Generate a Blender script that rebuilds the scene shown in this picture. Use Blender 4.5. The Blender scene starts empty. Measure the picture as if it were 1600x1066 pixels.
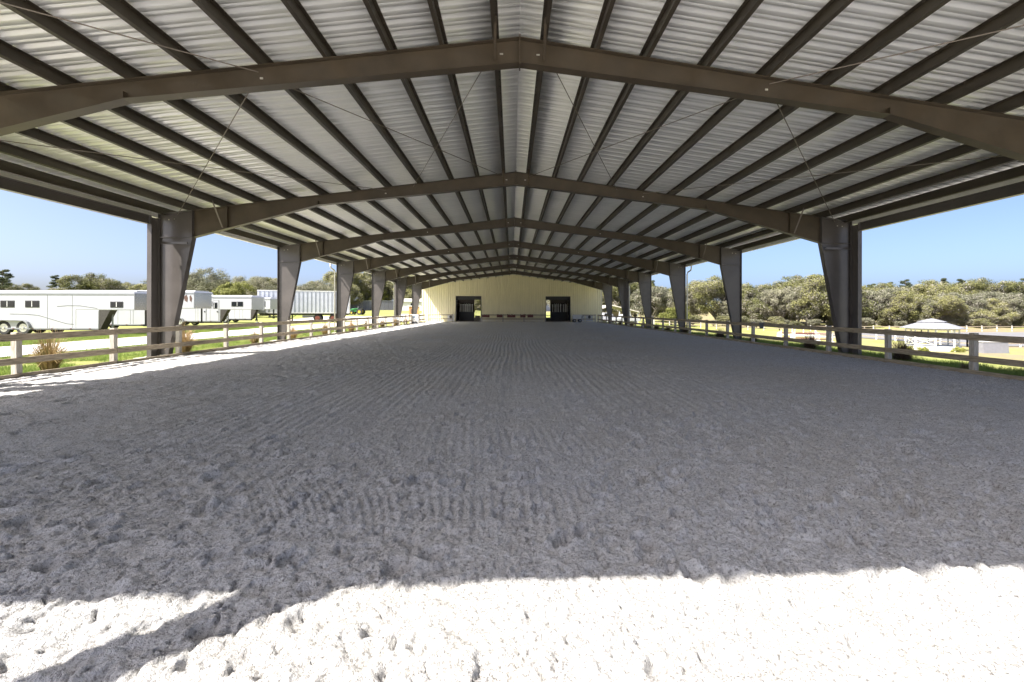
import bpy, math, random
import numpy as np
from mathutils import Matrix, Vector
R = math.radians
scene = bpy.context.scene
COL = scene.collection
rnd = random.Random(11)
npr = np.random.default_rng(7)

# ------------------------------------------------------------------ helpers
class MB:
    """collects simple solids and links them as ONE mesh object"""
    def __init__(s): s.v = []; s.f = []
    def add(s, vs, fs):
        n = len(s.v); s.v += [tuple(p) for p in vs]; s.f += [tuple(i + n for i in f) for f in fs]; return s
    def box(s, c, d, M=None):
        x, y, z = d[0] / 2, d[1] / 2, d[2] / 2
        vs = [Vector((a * x, b * y, e * z)) for a in (-1, 1) for b in (-1, 1) for e in (-1, 1)]
        if M is not None: vs = [M @ p for p in vs]
        vs = [p + Vector(c) for p in vs]
        return s.add(vs, [(0, 1, 3, 2), (4, 6, 7, 5), (0, 4, 5, 1), (2, 3, 7, 6), (0, 2, 6, 4), (1, 5, 7, 3)])
    def bb(s, x0, x1, y0, y1, z0, z1):
        return s.box(((x0 + x1) / 2, (y0 + y1) / 2, (z0 + z1) / 2), (abs(x1 - x0), abs(y1 - y0), abs(z1 - z0)))
    def bar(s, a, b, w, h):
        a = Vector(a); b = Vector(b); d = b - a; L = d.length; d.normalize()
        up = Vector((0, 0, 1)) if abs(d.z) < .95 else Vector((0, 1, 0))
        r = d.cross(up).normalized(); u = r.cross(d)
        M = Matrix((d, r, u)).transposed()
        return s.box((a + b) / 2, (L, w, h), M)
    def prism(s, poly, y0, y1):            # poly in x,z extruded along y
        n = len(poly)
        vs = [(p[0], y0, p[1]) for p in poly] + [(p[0], y1, p[1]) for p in poly]
        fs = [tuple(range(n)), tuple(range(2 * n - 1, n - 1, -1))]
        fs += [(i, i + n, (i + 1) % n + n, (i + 1) % n) for i in range(n)]
        return s.add(vs, fs)
    def prismx(s, poly, x0, x1):           # poly in y,z extruded along x
        n = len(poly)
        vs = [(x0, p[0], p[1]) for p in poly] + [(x1, p[0], p[1]) for p in poly]
        fs = [tuple(range(n)), tuple(range(2 * n - 1, n - 1, -1))]
        fs += [(i, i + n, (i + 1) % n + n, (i + 1) % n) for i in range(n)]
        return s.add(vs, fs)
    def strip(s, pts, y0, y1, t):          # plate following a line in x,z
        for a, b in zip(pts[:-1], pts[1:]):
            dx, dz = b[0] - a[0], b[1] - a[1]; L = math.hypot(dx, dz); nx, nz = -dz / L * t, dx / L * t
            s.prism([a, b, (b[0] + nx, b[1] + nz), (a[0] + nx, a[1] + nz)], y0, y1)
        return s
    def tube(s, pts, r, n=8, r2=None, cap=True):
        pts = [Vector(p) for p in pts]; k = len(pts); vs = []; fs = []
        for i, p in enumerate(pts):
            d = (pts[min(i + 1, k - 1)] - pts[max(i - 1, 0)]).normalized()
            up = Vector((0, 0, 1)) if abs(d.z) < .9 else Vector((1, 0, 0))
            a = d.cross(up).normalized(); b = a.cross(d)
            rr = r if r2 is None else r + (r2 - r) * i / (k - 1)
            vs += [p + (a * math.cos(2 * math.pi * j / n) + b * math.sin(2 * math.pi * j / n)) * rr for j in range(n)]
        for i in range(k - 1):
            for j in range(n):
                fs.append((i * n + j, i * n + (j + 1) % n, (i + 1) * n + (j + 1) % n, (i + 1) * n + j))
        if cap: fs += [tuple(range(n))[::-1], tuple(range((k - 1) * n, k * n))]
        return s.add(vs, fs)
    def disc(s, c, r, w, n=20, r_in=0):    # wheel-like ring, axis along y
        x, y, z = c; vs = []; fs = []
        for yy in (y - w / 2, y + w / 2):
            for rr in ((r, r_in) if r_in else (r,)):
                vs += [(x + rr * math.cos(2 * math.pi * j / n), yy, z + rr * math.sin(2 * math.pi * j / n)) for j in range(n)]
        if r_in:
            for j in range(n):
                k = (j + 1) % n
                fs += [(j, k, n + k, n + j), (2 * n + j, 3 * n + j, 3 * n + k, 2 * n + k), (j, 2 * n + j, 2 * n + k, k), (n + j, n + k, 3 * n + k, 3 * n + j)]
        else:
            fs = [tuple(range(n)), tuple(range(2 * n - 1, n - 1, -1))] + [(j, j + n, (j + 1) % n + n, (j + 1) % n) for j in range(n)]
        return s.add(vs, fs)
    def build(s, name, mat, parent=None, smooth=False, bevel=0):
        me = bpy.data.meshes.new(name); me.from_pydata(s.v, [], s.f)
        import bmesh
        bm = bmesh.new(); bm.from_mesh(me); bmesh.ops.recalc_face_normals(bm, faces=bm.faces); bm.to_mesh(me); bm.free()
        o = link(name, me, mat, parent)
        if smooth: me.shade_smooth()
        if bevel:
            m = o.modifiers.new('bevel', 'BEVEL'); m.width = bevel; m.segments = 2; m.limit_method = 'ANGLE'
        return o

def link(name, me, mat, parent=None):
    o = bpy.data.objects.new(name, me); COL.objects.link(o)
    if mat is not None and len(me.materials) == 0: me.materials.append(mat)
    if parent is not None: o.parent = parent
    return o
def np_mesh(name, V, F, mat, parent=None, smooth=False):
    V = np.asarray(V, dtype=np.float32); F = np.asarray(F, dtype=np.int32); k = F.shape[1]
    me = bpy.data.meshes.new(name); me.vertices.add(len(V)); me.vertices.foreach_set('co', V.ravel())
    me.loops.add(F.size); me.loops.foreach_set('vertex_index', F.ravel())
    me.polygons.add(len(F)); me.polygons.foreach_set('loop_start', np.arange(0, F.size, k, dtype=np.int32))
    me.polygons.foreach_set('loop_total', np.full(len(F), k, dtype=np.int32))
    me.update(calc_edges=True); me.validate()
    if smooth: me.shade_smooth()
    return link(name, me, mat, parent)
def tag(o, label=None, cat=None, group=None, kind=None):
    if label: o['label'] = label
    if cat: o['category'] = cat
    if group: o['group'] = group
    if kind: o['kind'] = kind
    return o
def thing(name, label, cat, loc=(0, 0, 0), rz=0, group=None):
    o = bpy.data.objects.new(name, None); COL.objects.link(o); o.empty_display_size = .3
    o.location = loc; o.rotation_euler = (0, 0, rz); return tag(o, label, cat, group)
def kids(o): return [c for c in bpy.data.objects if c.parent == o]
def copy_thing(o, loc, rz=0, scale=None, label=None, group=None):
    c = o.copy(); COL.objects.link(c); c.location = loc; c.rotation_euler = (0, 0, rz)
    if scale: c.scale = scale
    if label: c['label'] = label
    if group: c['group'] = group
    for ch in KIDS.get(o.name) or kids(o):
        d = ch.copy(); COL.objects.link(d); d.parent = c
    return c
KIDS = {}
def ss(a, b, x):
    t = np.clip((x - a) / (b - a), 0, 1); return t * t * (3 - 2 * t)
def hsh(ix, iy, seed):
    h = (ix.astype(np.int64) * 374761393 + iy.astype(np.int64) * 668265263 + seed * 974634777) & 0xFFFFFFFF
    h = ((h ^ (h >> 13)) * 1274126177) & 0xFFFFFFFF
    return ((h ^ (h >> 16)) & 0xFFFF) / 65535.0
def vn(x, y, f, seed):                     # value noise, f cycles per metre
    x = x * f; y = y * f; ix = np.floor(x); iy = np.floor(y); u = x - ix; v = y - iy
    u = u * u * (3 - 2 * u); v = v * v * (3 - 2 * v)
    a, b = hsh(ix, iy, seed), hsh(ix + 1, iy, seed); c, d = hsh(ix, iy + 1, seed), hsh(ix + 1, iy + 1, seed)
    return (a * (1 - u) + b * u) * (1 - v) + (c * (1 - u) + d * u) * v

# ------------------------------------------------------------------ materials
def mat(name, base, rough=.6, metal=0, spec=.5, var=.0, vscale=3, var2=None, bump=0, bscale=20, stretch=None, coat=0):
    m = bpy.data.materials.new(name); m.use_nodes = True; nt = m.node_tree; N = nt.nodes; L = nt.links
    b = N['Principled BSDF']; b.inputs['Roughness'].default_value = rough; b.inputs['Metallic'].default_value = metal
    b.inputs['Specular IOR Level'].default_value = spec; b.inputs['Coat Weight'].default_value = coat
    b.inputs['Base Color'].default_value = (*base, 1)
    tc = N.new('ShaderNodeTexCoord'); src = tc.outputs['Object']
    if stretch:
        mp = N.new('ShaderNodeMapping'); mp.inputs['Scale'].default_value = stretch; L.new(src, mp.inputs['Vector']); src = mp.outputs[0]
    if var or var2:
        n = N.new('ShaderNodeTexNoise'); n.inputs['Scale'].default_value = vscale; n.inputs['Detail'].default_value = 6; n.inputs['Roughness'].default_value = .65
        L.new(src, n.inputs['Vector'])
        r = N.new('ShaderNodeValToRGB'); r.color_ramp.elements[0].position = .3; r.color_ramp.elements[1].position = .7
        lo = tuple(c * (1 - var) for c in base); hi = var2 if var2 else tuple(min(1, c * (1 + var)) for c in base)
        r.color_ramp.elements[0].color = (*lo, 1); r.color_ramp.elements[1].color = (*hi, 1)
        L.new(n.outputs['Fac'], r.inputs[0]); L.new(r.outputs[0], b.inputs['Base Color'])
    if bump:
        n2 = N.new('ShaderNodeTexNoise'); n2.inputs['Scale'].default_value = bscale; n2.inputs['Detail'].default_value = 5
        L.new(src, n2.inputs['Vector'])
        bp = N.new('ShaderNodeBump'); bp.inputs['Strength'].default_value = bump; bp.inputs['Distance'].default_value = .02
        L.new(n2.outputs['Fac'], bp.inputs['Height']); L.new(bp.outputs[0], b.inputs['Normal'])
    return m
def leaf_mat(name, dark, mid, light, scale=.35, trans=.3, rough=.7):
    m = bpy.data.materials.new(name); m.use_nodes = True; nt = m.node_tree; N = nt.nodes; L = nt.links
    b = N['Principled BSDF']; b.inputs['Roughness'].default_value = rough; b.inputs['Specular IOR Level'].default_value = .2
    g = N.new('ShaderNodeNewGeometry'); oi = N.new('ShaderNodeObjectInfo')
    n = N.new('ShaderNodeTexNoise'); n.inputs['Scale'].default_value = scale; n.inputs['Detail'].default_value = 3
    L.new(g.outputs['Position'], n.inputs['Vector'])
    ri = N.new('ShaderNodeMath'); ri.operation = 'MULTIPLY_ADD'; ri.inputs[1].default_value = .26; L.new(g.outputs['Random Per Island'], ri.inputs[0]); L.new(n.outputs['Fac'], ri.inputs[2])
    ro = N.new('ShaderNodeMath'); ro.operation = 'MULTIPLY_ADD'; ro.inputs[1].default_value = .34; L.new(oi.outputs['Random'], ro.inputs[0]); L.new(ri.outputs[0], ro.inputs[2])
    r = N.new('ShaderNodeValToRGB'); e = r.color_ramp.elements; e[0].position = .4; e[1].position = 1.2
    e[0].color = (*dark, 1); e[1].position = 1.0; e[1].color = (*light, 1); k = e.new(.75); k.color = (*mid, 1)
    L.new(ro.outputs[0], r.inputs[0]); L.new(r.outputs[0], b.inputs['Base Color'])
    t = N.new('ShaderNodeBsdfTranslucent'); L.new(r.outputs[0], t.inputs['Color'])
    mx = N.new('ShaderNodeMixShader'); mx.inputs[0].default_value = trans
    L.new(b.outputs[0], mx.inputs[1]); L.new(t.outputs[0], mx.inputs[2]); L.new(mx.outputs[0], N['Material Output'].inputs['Surface'])
    return m

M = {}
M['steel'] = mat('bronze_painted_steel', (.06, .045, .028), .4, 0, .5, var=.25, vscale=1.6, bump=.04, bscale=30)
M['column'] = mat('bronze_painted_column', (.092, .082, .078), .3, 0, .5, var=.2, vscale=1.2, bump=.03, bscale=25)
M['purlin'] = mat('bronze_painted_purlin', (.045, .036, .025), .45, 0, .5, var=.3, vscale=2.5, bump=.05, bscale=30, stretch=(3, .4, 3))
M['bolt_slot_glint'] = mat('pale_bolt_glint', (.6, .58, .52), .35, .6)
M['brace'] = mat('pale_primer_brace', (.16, .14, .125), .5, .2)
M['rod'] = mat('steel_rod', (.2, .17, .14), .5, .3)
M['concrete'] = mat('concrete', (.5, .48, .44), .85, var=.25, vscale=6, bump=.3, bscale=40)
M['white_metal'] = mat('white_trim', (.72, .71, .68), .45, var=.08, vscale=4)
M['cream'] = mat('cream_wall_sheet', (.83, .765, .53), .5, var=.06, vscale=1.2, stretch=(2, 1, .5))
M['cream_trim'] = mat('cream_trim', (.68, .64, .5), .5, var=.08, vscale=4)
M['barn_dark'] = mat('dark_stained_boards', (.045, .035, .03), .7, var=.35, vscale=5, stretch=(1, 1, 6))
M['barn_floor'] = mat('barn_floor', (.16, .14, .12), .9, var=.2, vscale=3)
M['black'] = mat('black_rubber', (.018, .018, .02), .6, var=.3, vscale=8)
M['wood'] = mat('weathered_fence_board', (.29, .235, .165), .85, var=.4, vscale=7, var2=(.46, .385, .285), bump=.35, bscale=30, stretch=(5, .5, 5))
M['wood_r'] = mat('mossy_fence_board', (.31, .255, .175), .85, var=.4, vscale=6, var2=(.5, .42, .3), bump=.35, bscale=30, stretch=(5, .5, 5))
M['post'] = mat('weathered_fence_post', (.42, .38, .31), .85, var=.35, vscale=6, var2=(.6, .56, .5), bump=.35, bscale=26, stretch=(5, 5, .6))
M['gravel'] = mat('pale_gravel', (.54, .51, .47), .95, var=.25, vscale=1.2, bump=.6, bscale=25)
M['jump_block'] = mat('grey_block_paint', (.2, .2, .22), .6, var=.1, vscale=3)
M['seam'] = mat('grey_seam', (.14, .145, .155), .5)
M['aluminium'] = mat('polished_aluminium', (.8, .8, .8), .12, 1.0)
M['trailer'] = mat('white_trailer_skin', (.4, .41, .435), .3, var=.06, vscale=1.1, spec=.5)
M['trailer_grey'] = mat('dusty_white_trailer_skin', (.22, .23, .25), .4, var=.1, vscale=1.3)
M['box_metal'] = mat('ribbed_box_sheet', (.56, .58, .64), .4, .25, var=.12, vscale=1.5)
M['box_rib'] = mat('box_rib', (.22, .24, .29), .45, .3)
M['shade_front'] = mat('shade_dark_front', (.05, .045, .04), .5, .2, var=.3, vscale=8)  # near-black colour carries the shade under the trailer necks
M['glass'] = mat('dark_window_glass', (.012, .014, .017), .08, 0, .6)
M['rubber'] = mat('tyre', (.022, .022, .023), .8, var=.3, vscale=9)
M['rim'] = mat('wheel_rim', (.62, .62, .63), .25, .8)
M['rust'] = mat('rusty_red_hub', (.22, .07, .05), .7, var=.3, vscale=8)
M['chassis'] = mat('chassis_black', (.03, .028, .026), .7)
M['tractor'] = mat('green_tractor_paint', (.03, .17, .05), .35, var=.15, vscale=5)
M['yellow'] = mat('yellow_wheel_paint', (.5, .38, .04), .4)
M['shingle'] = mat('pale_grey_shingles', (.19, .195, .215), .8, var=.2, vscale=9, bump=.4, bscale=20)
M['white'] = mat('white_paint', (.62, .62, .61), .5, var=.05, vscale=5)
M['red'] = mat('faded_red_paint', (.15, .055, .05), .6, var=.25, vscale=7)
M['charcoal'] = mat('charcoal_paint', (.05, .05, .055), .6, var=.2, vscale=6)
M['blue_grey'] = mat('blue_grey_print', (.2, .24, .32), .6)
M['brown_print'] = mat('brown_print', (.1, .055, .04), .6)
M['grey_fence'] = mat('grey_privacy_boards', (.13, .135, .16), .8, var=.35, vscale=3, stretch=(4, 4, .5))
M['tan_roof'] = mat('pale_metal_roof', (.5, .47, .42), .5, var=.1, vscale=2)
M['orange_wood'] = mat('varnished_pine', (.42, .24, .1), .5, var=.2, vscale=6)
M['bark'] = mat('oak_bark', (.16, .135, .115), .9, var=.4, vscale=3, var2=(.3, .27, .24), bump=.6, bscale=12)
M['pine_bark'] = mat('pine_bark', (.13, .095, .075), .9, var=.35, vscale=4, bump=.5, bscale=14)
M['cloth'] = mat('grey_cloth', (.16, .17, .19), .9, var=.2, vscale=12)
M['oak_leaf'] = leaf_mat('live_oak_leaves', (0.072, 0.08, 0.032), (0.152, 0.157, 0.064), (0.256, 0.248, 0.104), scale=.22)
M['oak_leaf_y'] = leaf_mat('yellow_green_leaves', (.11, .12, .03), (.19, .2, .06), (.28, .28, .10))
M['oak_leaf_g'] = leaf_mat('grey_green_leaves', (0.088, 0.096, 0.0608), (0.168, 0.173, 0.112), (0.256, 0.248, 0.168), scale=.22)
M['pine_leaf'] = leaf_mat('pine_needles', (.04, .052, .03), (.07, .085, .05), (.11, .125, .075), trans=.35)
M['moss'] = leaf_mat('spanish_moss', (0.145, 0.136, 0.111), (0.238, 0.221, 0.187), (0.34, 0.315, 0.272), scale=.25, trans=.15)
M['twigs'] = leaf_mat('bare_twigs', (0.156, 0.137, 0.111), (0.26, 0.234, 0.195), (0.364, 0.325, 0.273), trans=.05)
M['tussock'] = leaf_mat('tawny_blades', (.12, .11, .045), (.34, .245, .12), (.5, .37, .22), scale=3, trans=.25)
M['tussock_d'] = leaf_mat('dark_brown_blades', (0.0455, 0.039, 0.0234), (0.111, 0.078, 0.052), (0.208, 0.143, 0.0975), scale=4, trans=.15)  # blades of the right fence, a darker brown than the left
M['shrub'] = leaf_mat('yellow_shrub_leaves', (0.143, 0.165, 0.033), (0.297, 0.297, 0.066), (0.44, 0.418, 0.11), scale=1.5)
M['blade'] = leaf_mat('lawn_blades', (0.09, 0.15, 0.03), (0.165, 0.24, 0.0525), (0.285, 0.345, 0.09), scale=1.5, trans=.3)

def roof_mat():
    m = mat('galvalume_sheet', (.9, .9, .87), .3, .34, .5)
    nt = m.node_tree; N = nt.nodes; L = nt.links; b = N['Principled BSDF']
    g = N.new('ShaderNodeNewGeometry'); mp = N.new('ShaderNodeMapping'); mp.inputs['Scale'].default_value = (.12, 14, .12)
    L.new(g.outputs['Position'], mp.inputs['Vector'])
    n = N.new('ShaderNodeTexNoise'); n.inputs['Scale'].default_value = 1; n.inputs['Detail'].default_value = 4; L.new(mp.outputs[0], n.inputs['Vector'])
    r = N.new('ShaderNodeValToRGB'); r.color_ramp.elements[0].position = .3; r.color_ramp.elements[1].position = .7
    r.color_ramp.elements[0].color = (.84, .84, .81, 1); r.color_ramp.elements[1].color = (.96, .955, .92, 1)
    L.new(n.outputs['Fac'], r.inputs[0]); L.new(r.outputs[0], b.inputs['Base Color'])
    n2 = N.new('ShaderNodeTexNoise'); n2.inputs['Scale'].default_value = .6; L.new(g.outputs['Position'], n2.inputs['Vector'])
    mr = N.new('ShaderNodeMapRange'); mr.inputs['To Min'].default_value = .285; mr.inputs['To Max'].default_value = .33; L.new(n2.outputs['Fac'], mr.inputs[0]); L.new(mr.outputs[0], b.inputs['Roughness'])
    return m
M['roof'] = roof_mat()

def footing_mat(name='arena_sand', tone=1.85):
    m = bpy.data.materials.new(name); m.use_nodes = True; nt = m.node_tree; N = nt.nodes; L = nt.links
    b = N['Principled BSDF']; b.inputs['Roughness'].default_value = .95; b.inputs['Specular IOR Level'].default_value = .15
    g = N.new('ShaderNodeNewGeometry')
    def noise(sc, det=5, ro=.6):
        n = N.new('ShaderNodeTexNoise'); n.inputs['Scale'].default_value = sc; n.inputs['Detail'].default_value = det; n.inputs['Roughness'].default_value = ro
        L.new(g.outputs['Position'], n.inputs['Vector']); return n.outputs['Fac']
    def ramp(fac, stops):
        r = N.new('ShaderNodeValToRGB'); e = r.color_ramp.elements
        e[0].position, e[0].color = stops[0][0], (*stops[0][1], 1); e[1].position, e[1].color = stops[1][0], (*stops[1][1], 1)
        L.new(fac, r.inputs[0]); return r.outputs[0]
    def mix(a, b_, fac, mode='MIX'):
        x = N.new('ShaderNodeMix'); x.data_type = 'RGBA'; x.blend_type = mode
        if isinstance(fac, float): x.inputs['Factor'].default_value = fac
        else: L.new(fac, x.inputs['Factor'])
        L.new(a, x.inputs['A']); L.new(b_, x.inputs['B']); return x.outputs['Result']
    t = tone
    big = ramp(noise(.35, 4), [(.35, (.785, .77, .745)), (.65, (.795, .80, .815))])
    mid = ramp(noise(6, 6, .7), [(.32, (.82, .80, .78)), (.66, (1.0, 1.0, 1.0))])
    fin = ramp(noise(48, 5, .8), [(.38, (.33, .32, .31)), (.5, (1.0, 1.0, 1.0))])
    c = mix(big, mid, 1.0, 'MULTIPLY'); c = mix(c, fin, .85, 'MULTIPLY')
    vz = N.new('ShaderNodeTexVoronoi'); vz.inputs['Scale'].default_value = 28; L.new(g.outputs['Position'], vz.inputs['Vector'])
    chip = ramp(vz.outputs['Color'], [(.86, (0, 0, 0)), (.9, (1, 1, 1))])
    ch = N.new('ShaderNodeMath'); ch.operation = 'MULTIPLY'; ch.inputs[1].default_value = .3; L.new(chip, ch.inputs[0])
    light = N.new('ShaderNodeRGB'); light.outputs[0].default_value = (.86, .84, .8, 1)
    c = mix(c, light.outputs[0], ch.outputs[0]); L.new(c, b.inputs['Base Color'])
    a1 = N.new('ShaderNodeMath'); a1.operation = 'MULTIPLY_ADD'; a1.inputs[1].default_value = .35
    L.new(noise(110, 3, .7), a1.inputs[0]); L.new(noise(32, 5, .75), a1.inputs[2])
    bp = N.new('ShaderNodeBump'); bp.inputs['Strength'].default_value = 1.0; bp.inputs['Distance'].default_value = .06
    L.new(a1.outputs[0], bp.inputs['Height']); L.new(bp.outputs[0], b.inputs['Normal'])
    return m
M['sand'] = footing_mat()
M['bounce_yard'] = mat('pale_bounce_sand', (.6, .575, .53), .95, var=.1, vscale=.5, bump=.5, bscale=20)  # pale ground added out of view to bounce sunlight under the roof
M['grey_sand'] = mat('outdoor_grey_sand', (.15, .148, .155), .95, var=.12, vscale=.3)

def ground_mat():
    m = bpy.data.materials.new('grass_field'); m.use_nodes = True; nt = m.node_tree; N = nt.nodes; L = nt.links
    b = N['Principled BSDF']; b.inputs['Roughness'].default_value = .95; b.inputs['Specular IOR Level'].default_value = .1
    g = N.new('ShaderNodeNewGeometry')
    def noise(sc, det=5):
        n = N.new('ShaderNodeTexNoise'); n.inputs['Scale'].default_value = sc; n.inputs['Detail'].default_value = det; n.inputs['Roughness'].default_value = .65
        L.new(g.outputs['Position'], n.inputs['Vector']); return n.outputs['Fac']
    r = N.new('ShaderNodeValToRGB'); e = r.color_ramp.elements
    e[0].position = .32; e[0].color = (.14, .18, .04, 1); e[1].position = .72; e[1].color = (.225, .18, .115, 1); k = e.new(.5); k.color = (.24, .255, .08, 1)
    ad = N.new('ShaderNodeMath'); ad.operation = 'MULTIPLY_ADD'; ad.inputs[1].default_value = .35; ad.use_clamp = True
    s1 = noise(.12, 6); L.new(noise(2.5, 6), ad.inputs[0]); sb = N.new('ShaderNodeMath'); sb.operation = 'SUBTRACT'; sb.inputs[1].default_value = .17; L.new(s1, sb.inputs[0]); L.new(sb.outputs[0], ad.inputs[2])
    # drier towards the far field on the right
    sx = N.new('ShaderNodeSeparateXYZ'); L.new(g.outputs['Position'], sx.inputs[0])
    mr = N.new('ShaderNodeMapRange'); mr.inputs['From Min'].default_value = 25; mr.inputs['From Max'].default_value = 75; mr.inputs['To Max'].default_value = .16; L.new(sx.outputs['X'], mr.inputs[0])
    a2 = N.new('ShaderNodeMath'); L.new(ad.outputs[0], a2.inputs[0]); L.new(mr.outputs[0], a2.inputs[1])
    L.new(a2.outputs[0], r.inputs[0]); L.new(r.outputs[0], b.inputs['Base Color'])
    bp = N.new('ShaderNodeBump'); bp.inputs['Strength'].default_value = .7; bp.inputs['Distance'].default_value = .05
    L.new(noise(14, 4), bp.inputs['Height']); L.new(bp.outputs[0], b.inputs['Normal'])
    return m
M['ground'] = ground_mat()

# ------------------------------------------------------------------ camera
F_PX, CX, CY, YAW, ROLL = 686.0, 826.66, 485.12, .0393, .0023
CAMX, CAMH = -.133, 1.576
fw = Vector((math.sin(YAW), math.cos(YAW), 0)); rt = Vector((math.cos(YAW), -math.sin(YAW), 0)); up = Vector((0, 0, 1))
r2 = rt * math.cos(ROLL) + up * math.sin(ROLL); u2 = up * math.cos(ROLL) - rt * math.sin(ROLL)
cam = bpy.data.cameras.new('camera'); co = bpy.data.objects.new('camera', cam); COL.objects.link(co)
cam.sensor_width = 36; cam.lens = F_PX / 1600 * 36; cam.shift_x = -(CX - 800) / 1600; cam.shift_y = (CY - 533) / 1600
cam.clip_start = .05; cam.clip_end = 3000
mw = Matrix((r2, u2, -fw)).transposed().to_4x4(); mw.translation = (CAMX, 0, CAMH); co.matrix_world = mw
scene.camera = co
def spot(px, d):                            # ground position seen in column px of the photo at depth d metres
    p = Vector((CAMX, 0, 0)) + rt * ((px - CX) / F_PX * d) + fw * d
    return p.x, p.y

# ------------------------------------------------------------------ light
SUN = Vector((-.65, -.38, 1)).normalized()
el = math.asin(SUN.z); rot = math.atan2(SUN.x, SUN.y)
w = bpy.data.worlds.new('World'); scene.world = w; w.use_nodes = True
nt = w.node_tree; bg = nt.nodes['Background']; sky = nt.nodes.new('ShaderNodeTexSky'); sky.sky_type = 'NISHITA'
sky.sun_disc = False; sky.sun_elevation = el; sky.sun_rotation = rot; sky.air_density = .42; sky.dust_density = 3.0; sky.ozone_density = 2.3
nt.links.new(sky.outputs[0], bg.inputs[0]); bg.inputs[1].default_value = .08
sl = bpy.data.lights.new('sun', 'SUN'); sl.energy = 3.35; sl.angle = R(.53); sl.color = (1, .95, .87)
so = bpy.data.objects.new('sun', sl); COL.objects.link(so); so.rotation_euler = SUN.to_track_quat('Z', 'Y').to_euler(); so.location = (-30, -20, 50)
scene.view_settings.view_transform = 'Standard'; scene.view_settings.look = 'None'; scene.view_settings.exposure = 2.15; scene.view_settings.gamma = 1
scene.cycles.max_bounces = 10; scene.cycles.diffuse_bounces = 6

# ------------------------------------------------------------------ terrain
def zt(x, y):
    x = np.asarray(x, float); y = np.asarray(y, float)
    pad = -.18 * ss(11.25, 10.9, np.abs(x)) * ss(-11, -9.5, y) * ss(61, 60, y)
    right = -.8 * ss(13, 20, x) - 1.9 * ss(20, 46, x) + ss(75, 115, y) * 1.1 * ss(13, 46, x)
    left = 1.6 * ss(62, 112, y) * ss(-11, -16, x)
    n = (vn(x, y, .05, 3) - .5) * .35 * ss(35, 90, np.abs(x) + np.maximum(y - 60, 0))
    z = right + left + n - .07 + pad
    return z
def axis(segs):
    out = []
    for a, b, s in segs: out += list(np.arange(a, b, s))
    return np.array(out + [segs[-1][1]])
gx = axis([(-900, -200, 50), (-200, -60, 5), (-60, -10, 1.0), (-10, 12, 2), (12, 60, 1.0), (60, 200, 5), (200, 900, 50)])
gy = axis([(-300, -40, 20), (-40, 120, 2), (120, 200, 5), (200, 1500, 65)])
def grid(gx, gy, zf):
    X, Y = np.meshgrid(gx, gy); Z = zf(X, Y); V = np.stack([X, Y, Z], -1).reshape(-1, 3); nx = len(gx)
    i = (np.arange(len(gy) - 1)[:, None] * nx + np.arange(nx - 1)[None, :]).ravel()
    return V, np.stack([i, i + 1, i + nx + 1, i + nx], -1)
V, F = grid(gx, gy, zt); tag(np_mesh('ground', V, F, M['ground'], smooth=True), kind='structure')
def drape(name, x0, x1, y0, y1, m, off=.03, step=1.0, wob=.25):
    xs = np.linspace(x0, x1, max(3, int((x1 - x0) / .5))); ys = np.arange(y0, y1 + step, step)
    X, Y = np.meshgrid(xs, ys); t = (X - x0) / (x1 - x0)
    X = X + (vn(X * 0 + 5, Y, .25, 9) - .5) * 2 * wob * (1 - t) + (vn(X * 0 + 9, Y, .25, 19) - .5) * 2 * wob * t + (vn(X, Y, 1.3, 5) - .5) * .25
    Z = zt(X, Y) + off; nx = len(xs); V = np.stack([X, Y, Z], -1).reshape(-1, 3)
    i = (np.arange(len(ys) - 1)[:, None] * nx + np.arange(nx - 1)[None, :]).ravel()
    return tag(np_mesh(name, V, np.stack([i, i + 1, i + nx + 1, i + nx], -1), m), kind='structure')
drape('gravel_road', -22, -17.2, -20, 88, M['gravel'])
drape('gravel_path', 16.1, 17.9, -20, 90, M['gravel'], off=.04)
drape('paddock_sand', 56, 112, 52, 84, M['grey_sand'], off=.05, step=2)
drape('bounce_apron', -60, 60, -60, -7, M['bounce_yard'], off=.05, step=2)  # unseen ground behind the camera, added for bounced light
drape('bounce_yard', -60, -12.9, -7, 2, M['bounce_yard'], off=.05, step=2, wob=.1); drape('bounce_yard', 12.9, 60, -7, 2, M['bounce_yard'], off=.05, step=2, wob=.1)  # unseen side yards, added for the same bounced light
drape('gravel_yard', -34, -13.0, 66, 80, M['gravel'], off=.045)

# ------------------------------------------------------------------ arena footing: worked sand with hoof prints and harrow lines
cx_ = axis([(-11.35, -5, .03), (-5, -3.2, .018), (-3.2, 3.2, .011), (3.2, 5, .018), (5, 11.35, .03)])
rows = [-10, -7, -4, -2, -1, -.3, .2, .6]; y = .9
while y < 60.4: rows.append(y); y += max(.0115, .0052 * y)
cy_ = np.array(rows + [60.4])
X, Y = np.meshgrid(cx_, cy_)
near = 1 - ss(14, 40, Y)
Hh = (vn(X, Y, .6, 1) - .5) * .022 + (vn(X, Y, 2.3, 2) - .5) * .02
Hh += (vn(X, Y, 7, 4) - .5) * .022 + (np.abs(vn(X, Y, 15, 5) - .5)) * -.022 + (vn(X, Y, 33, 6) - .5) * .012
clod = vn(X + .13 * vn(X, Y, 9, 14), Y, 24, 8); Hh += np.maximum(clod - .55, 0) * .038 + (vn(X, Y, 52, 9) - .5) * .008
pits = vn(X, Y, 19, 31); Hh -= np.maximum(pits - .8, 0) * .14
spk = vn(X + .2 * vn(X, Y, 5, 61), Y * .6, 42, 62); Hh -= np.maximum(spk - .74, 0) * .22 * ss(9, 4, Y)
warp = .28 * (vn(X, Y, .25, 21) - .5) + .03 * (vn(X, Y, 2, 22) - .5) + .018 * np.clip(6 - Y, 0, 4) ** 2 * .6
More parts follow.
